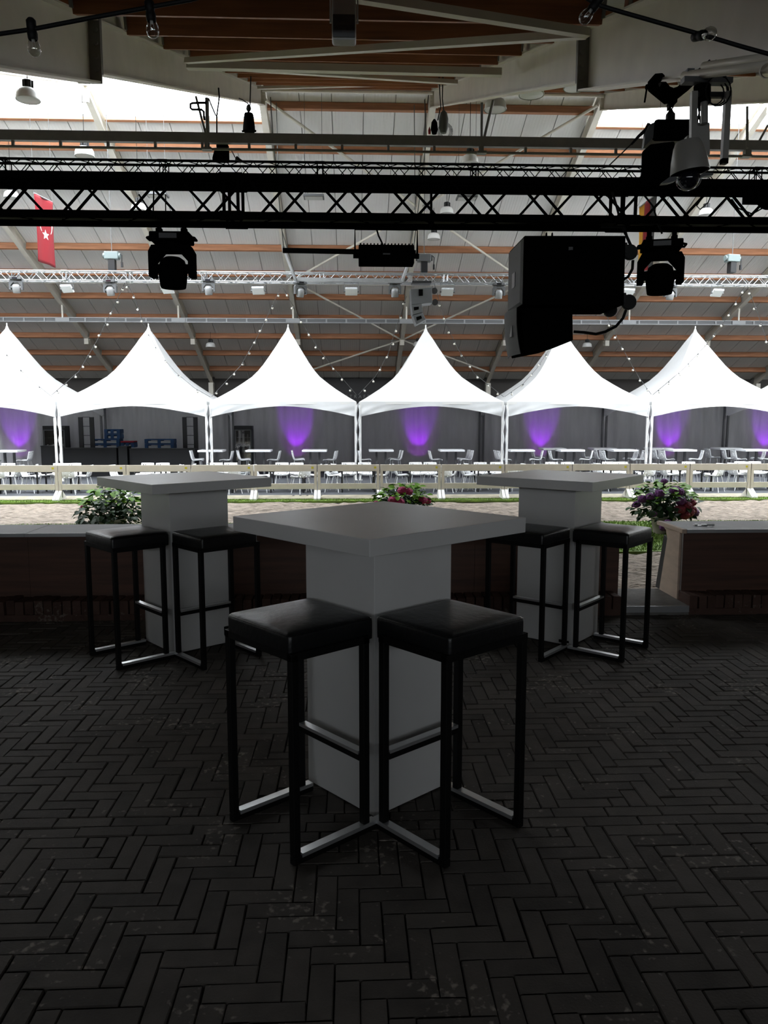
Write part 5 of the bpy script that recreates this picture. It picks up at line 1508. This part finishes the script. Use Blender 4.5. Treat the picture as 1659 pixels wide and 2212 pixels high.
A = [tuple(a - b for a, b in zip(p, fo_)) for p in ((7.523, 21.000, 6.891), (7.405, 19.500, 6.832), (7.388, 19.500, 5.089), (7.541, 21.000, 5.222))]
for k, m_ in enumerate(('flag_yellow', 'flag_red', 'flag_black')):
    MB().grid(lambda u, v: fl_at((k + u) / 3, v), 6, 20).build('stripe', m_, f2, smooth=True, solid=.004)
MB().tube(A[0], A[1], .02, 6).build('rod', 'galv', f2)
for q in (A[0], A[1]): MB().tube(q, (q[0], q[1], ZN(fo_[1] + q[1]) + .3 - fo_[2]), .006, 5).build('cord', 'cable_grey', f2)

# ------------------------------------------------------------------ bulb strings between silver truss and tents
sb = MB().ball((0, 0, -.055), .036, 10, 7).mesh('bulb', 'bulb_white', True)
ss = MB().lathe([(.0, -.03), (.018, -.03), (.018, .03), (0, .03)], 6).mesh('socket', 'cable_grey')
def strand(label, pts, nb, seed, m='cable_grey'):
    g = random.Random(seed)
    t = root('light_string', label, 'string light', pts[0], 0, 'bulb strings above the tents')
    P0 = Vector(pts[0]); V = [Vector(p) - P0 for p in pts]
    # resample along the polyline
    ls_ = [0]
    for a, b in zip(V, V[1:]): ls_.append(ls_[-1] + (b - a).length)
    def at(s):
        for i in range(len(V) - 1):
            if s <= ls_[i + 1] or i == len(V) - 2:
                return V[i].lerp(V[i + 1], (s - ls_[i]) / (ls_[i + 1] - ls_[i]))
    MB().path(V, .008, 5).build('cable', m, t)
    for k in range(nb):
        p = at(ls_[-1] * (k + .4) / nb)
        s = link('socket', ss, t); s.location = p - Vector((0, 0, .03)); s.rotation_euler = (g.uniform(-.6, .6), g.uniform(-1.1, 1.1), g.uniform(0, 6))
        link('bulb', sb, s)
    return t
strand('bulb string from the silver truss down left to the first tent dip', [(-6.699, 24.100, 5.402), (-7.199, 24.600, 4.759), (-7.960, 25.300, 3.832), (-8.814, 26.000, 2.898), (-9.890, 26.500, 2.172)], 11, 1)
strand('bulb string from the silver truss down to the second tent peak', [(-6.671, 24.100, 5.429), (-6.951, 26.000, 5.282), (-7.461, 29.050, 4.711)], 4, 2)
strand('bulb string lying down the right slope of the second tent', [(-7.311, 28.700, 4.527), (-6.566, 27.500, 3.580), (-5.906, 26.900, 2.925), (-5.246, 26.600, 2.408), (-4.710, 26.550, 2.103)], 5, 3)
strand('bulb string lying down the right slope of the leftmost tent', [(-12.649, 28.500, 4.117), (-11.967, 27.800, 3.742), (-11.394, 27.300, 3.273), (-10.800, 26.900, 2.762), (-9.912, 26.550, 2.113)], 4, 4)
strand('bulb string from the silver truss down left to the second tent dip', [(-2.121, 24.100, 5.271), (-2.431, 24.500, 4.771), (-2.935, 25.200, 3.998), (-3.601, 25.900, 3.097), (-4.670, 26.500, 2.117)], 10, 5)
strand('bulb string from the silver truss down right to the dip above the sign', [(-2.038, 24.100, 5.272), (-1.614, 24.800, 4.467), (-1.122, 25.400, 3.680), (-0.583, 26.000, 3.006), (0.142, 26.500, 2.183)], 9, 6)
strand('bulb string from below the grey loudspeakers down left to the sign dip', [(1.643, 24.100, 5.051), (1.406, 24.800, 4.314), (1.165, 25.500, 3.463), (0.779, 26.000, 2.785), (0.204, 26.500, 2.183)], 8, 7)
strand('bulb string right of the grey loudspeakers down to the fourth tent dip', [(2.478, 24.100, 5.436), (2.918, 24.900, 4.374), (3.414, 25.500, 3.602), (4.042, 26.000, 2.852), (5.103, 26.500, 2.126)], 10, 8)
strand('bulb string lying down the left slope of the tent behind the loudspeaker', [(6.866, 27.600, 3.757), (6.355, 27.100, 3.120), (5.820, 26.800, 2.572), (5.144, 26.550, 2.128)], 5, 9)
strand('bulb string from the big loudspeaker down to the fifth tent dip', [(7.657, 24.300, 4.840), (8.484, 25.100, 3.846), (9.196, 25.800, 3.138), (9.553, 26.100, 2.763), (10.153, 26.500, 2.209)], 8, 10)
strand('bulb string from the silver truss across the tent behind the purple flowers', [(12.005, 24.100, 5.444), (11.814, 25.000, 4.428), (11.538, 25.700, 3.720), (11.016, 26.100, 3.009), (10.201, 26.500, 2.194)], 11, 11)
strand('bulb string at the right frame edge below the silver truss', [(12.047, 24.100, 5.472), (12.806, 24.800, 4.681), (13.458, 25.400, 3.893), (14.650, 26.200, 2.855)], 6, 12)
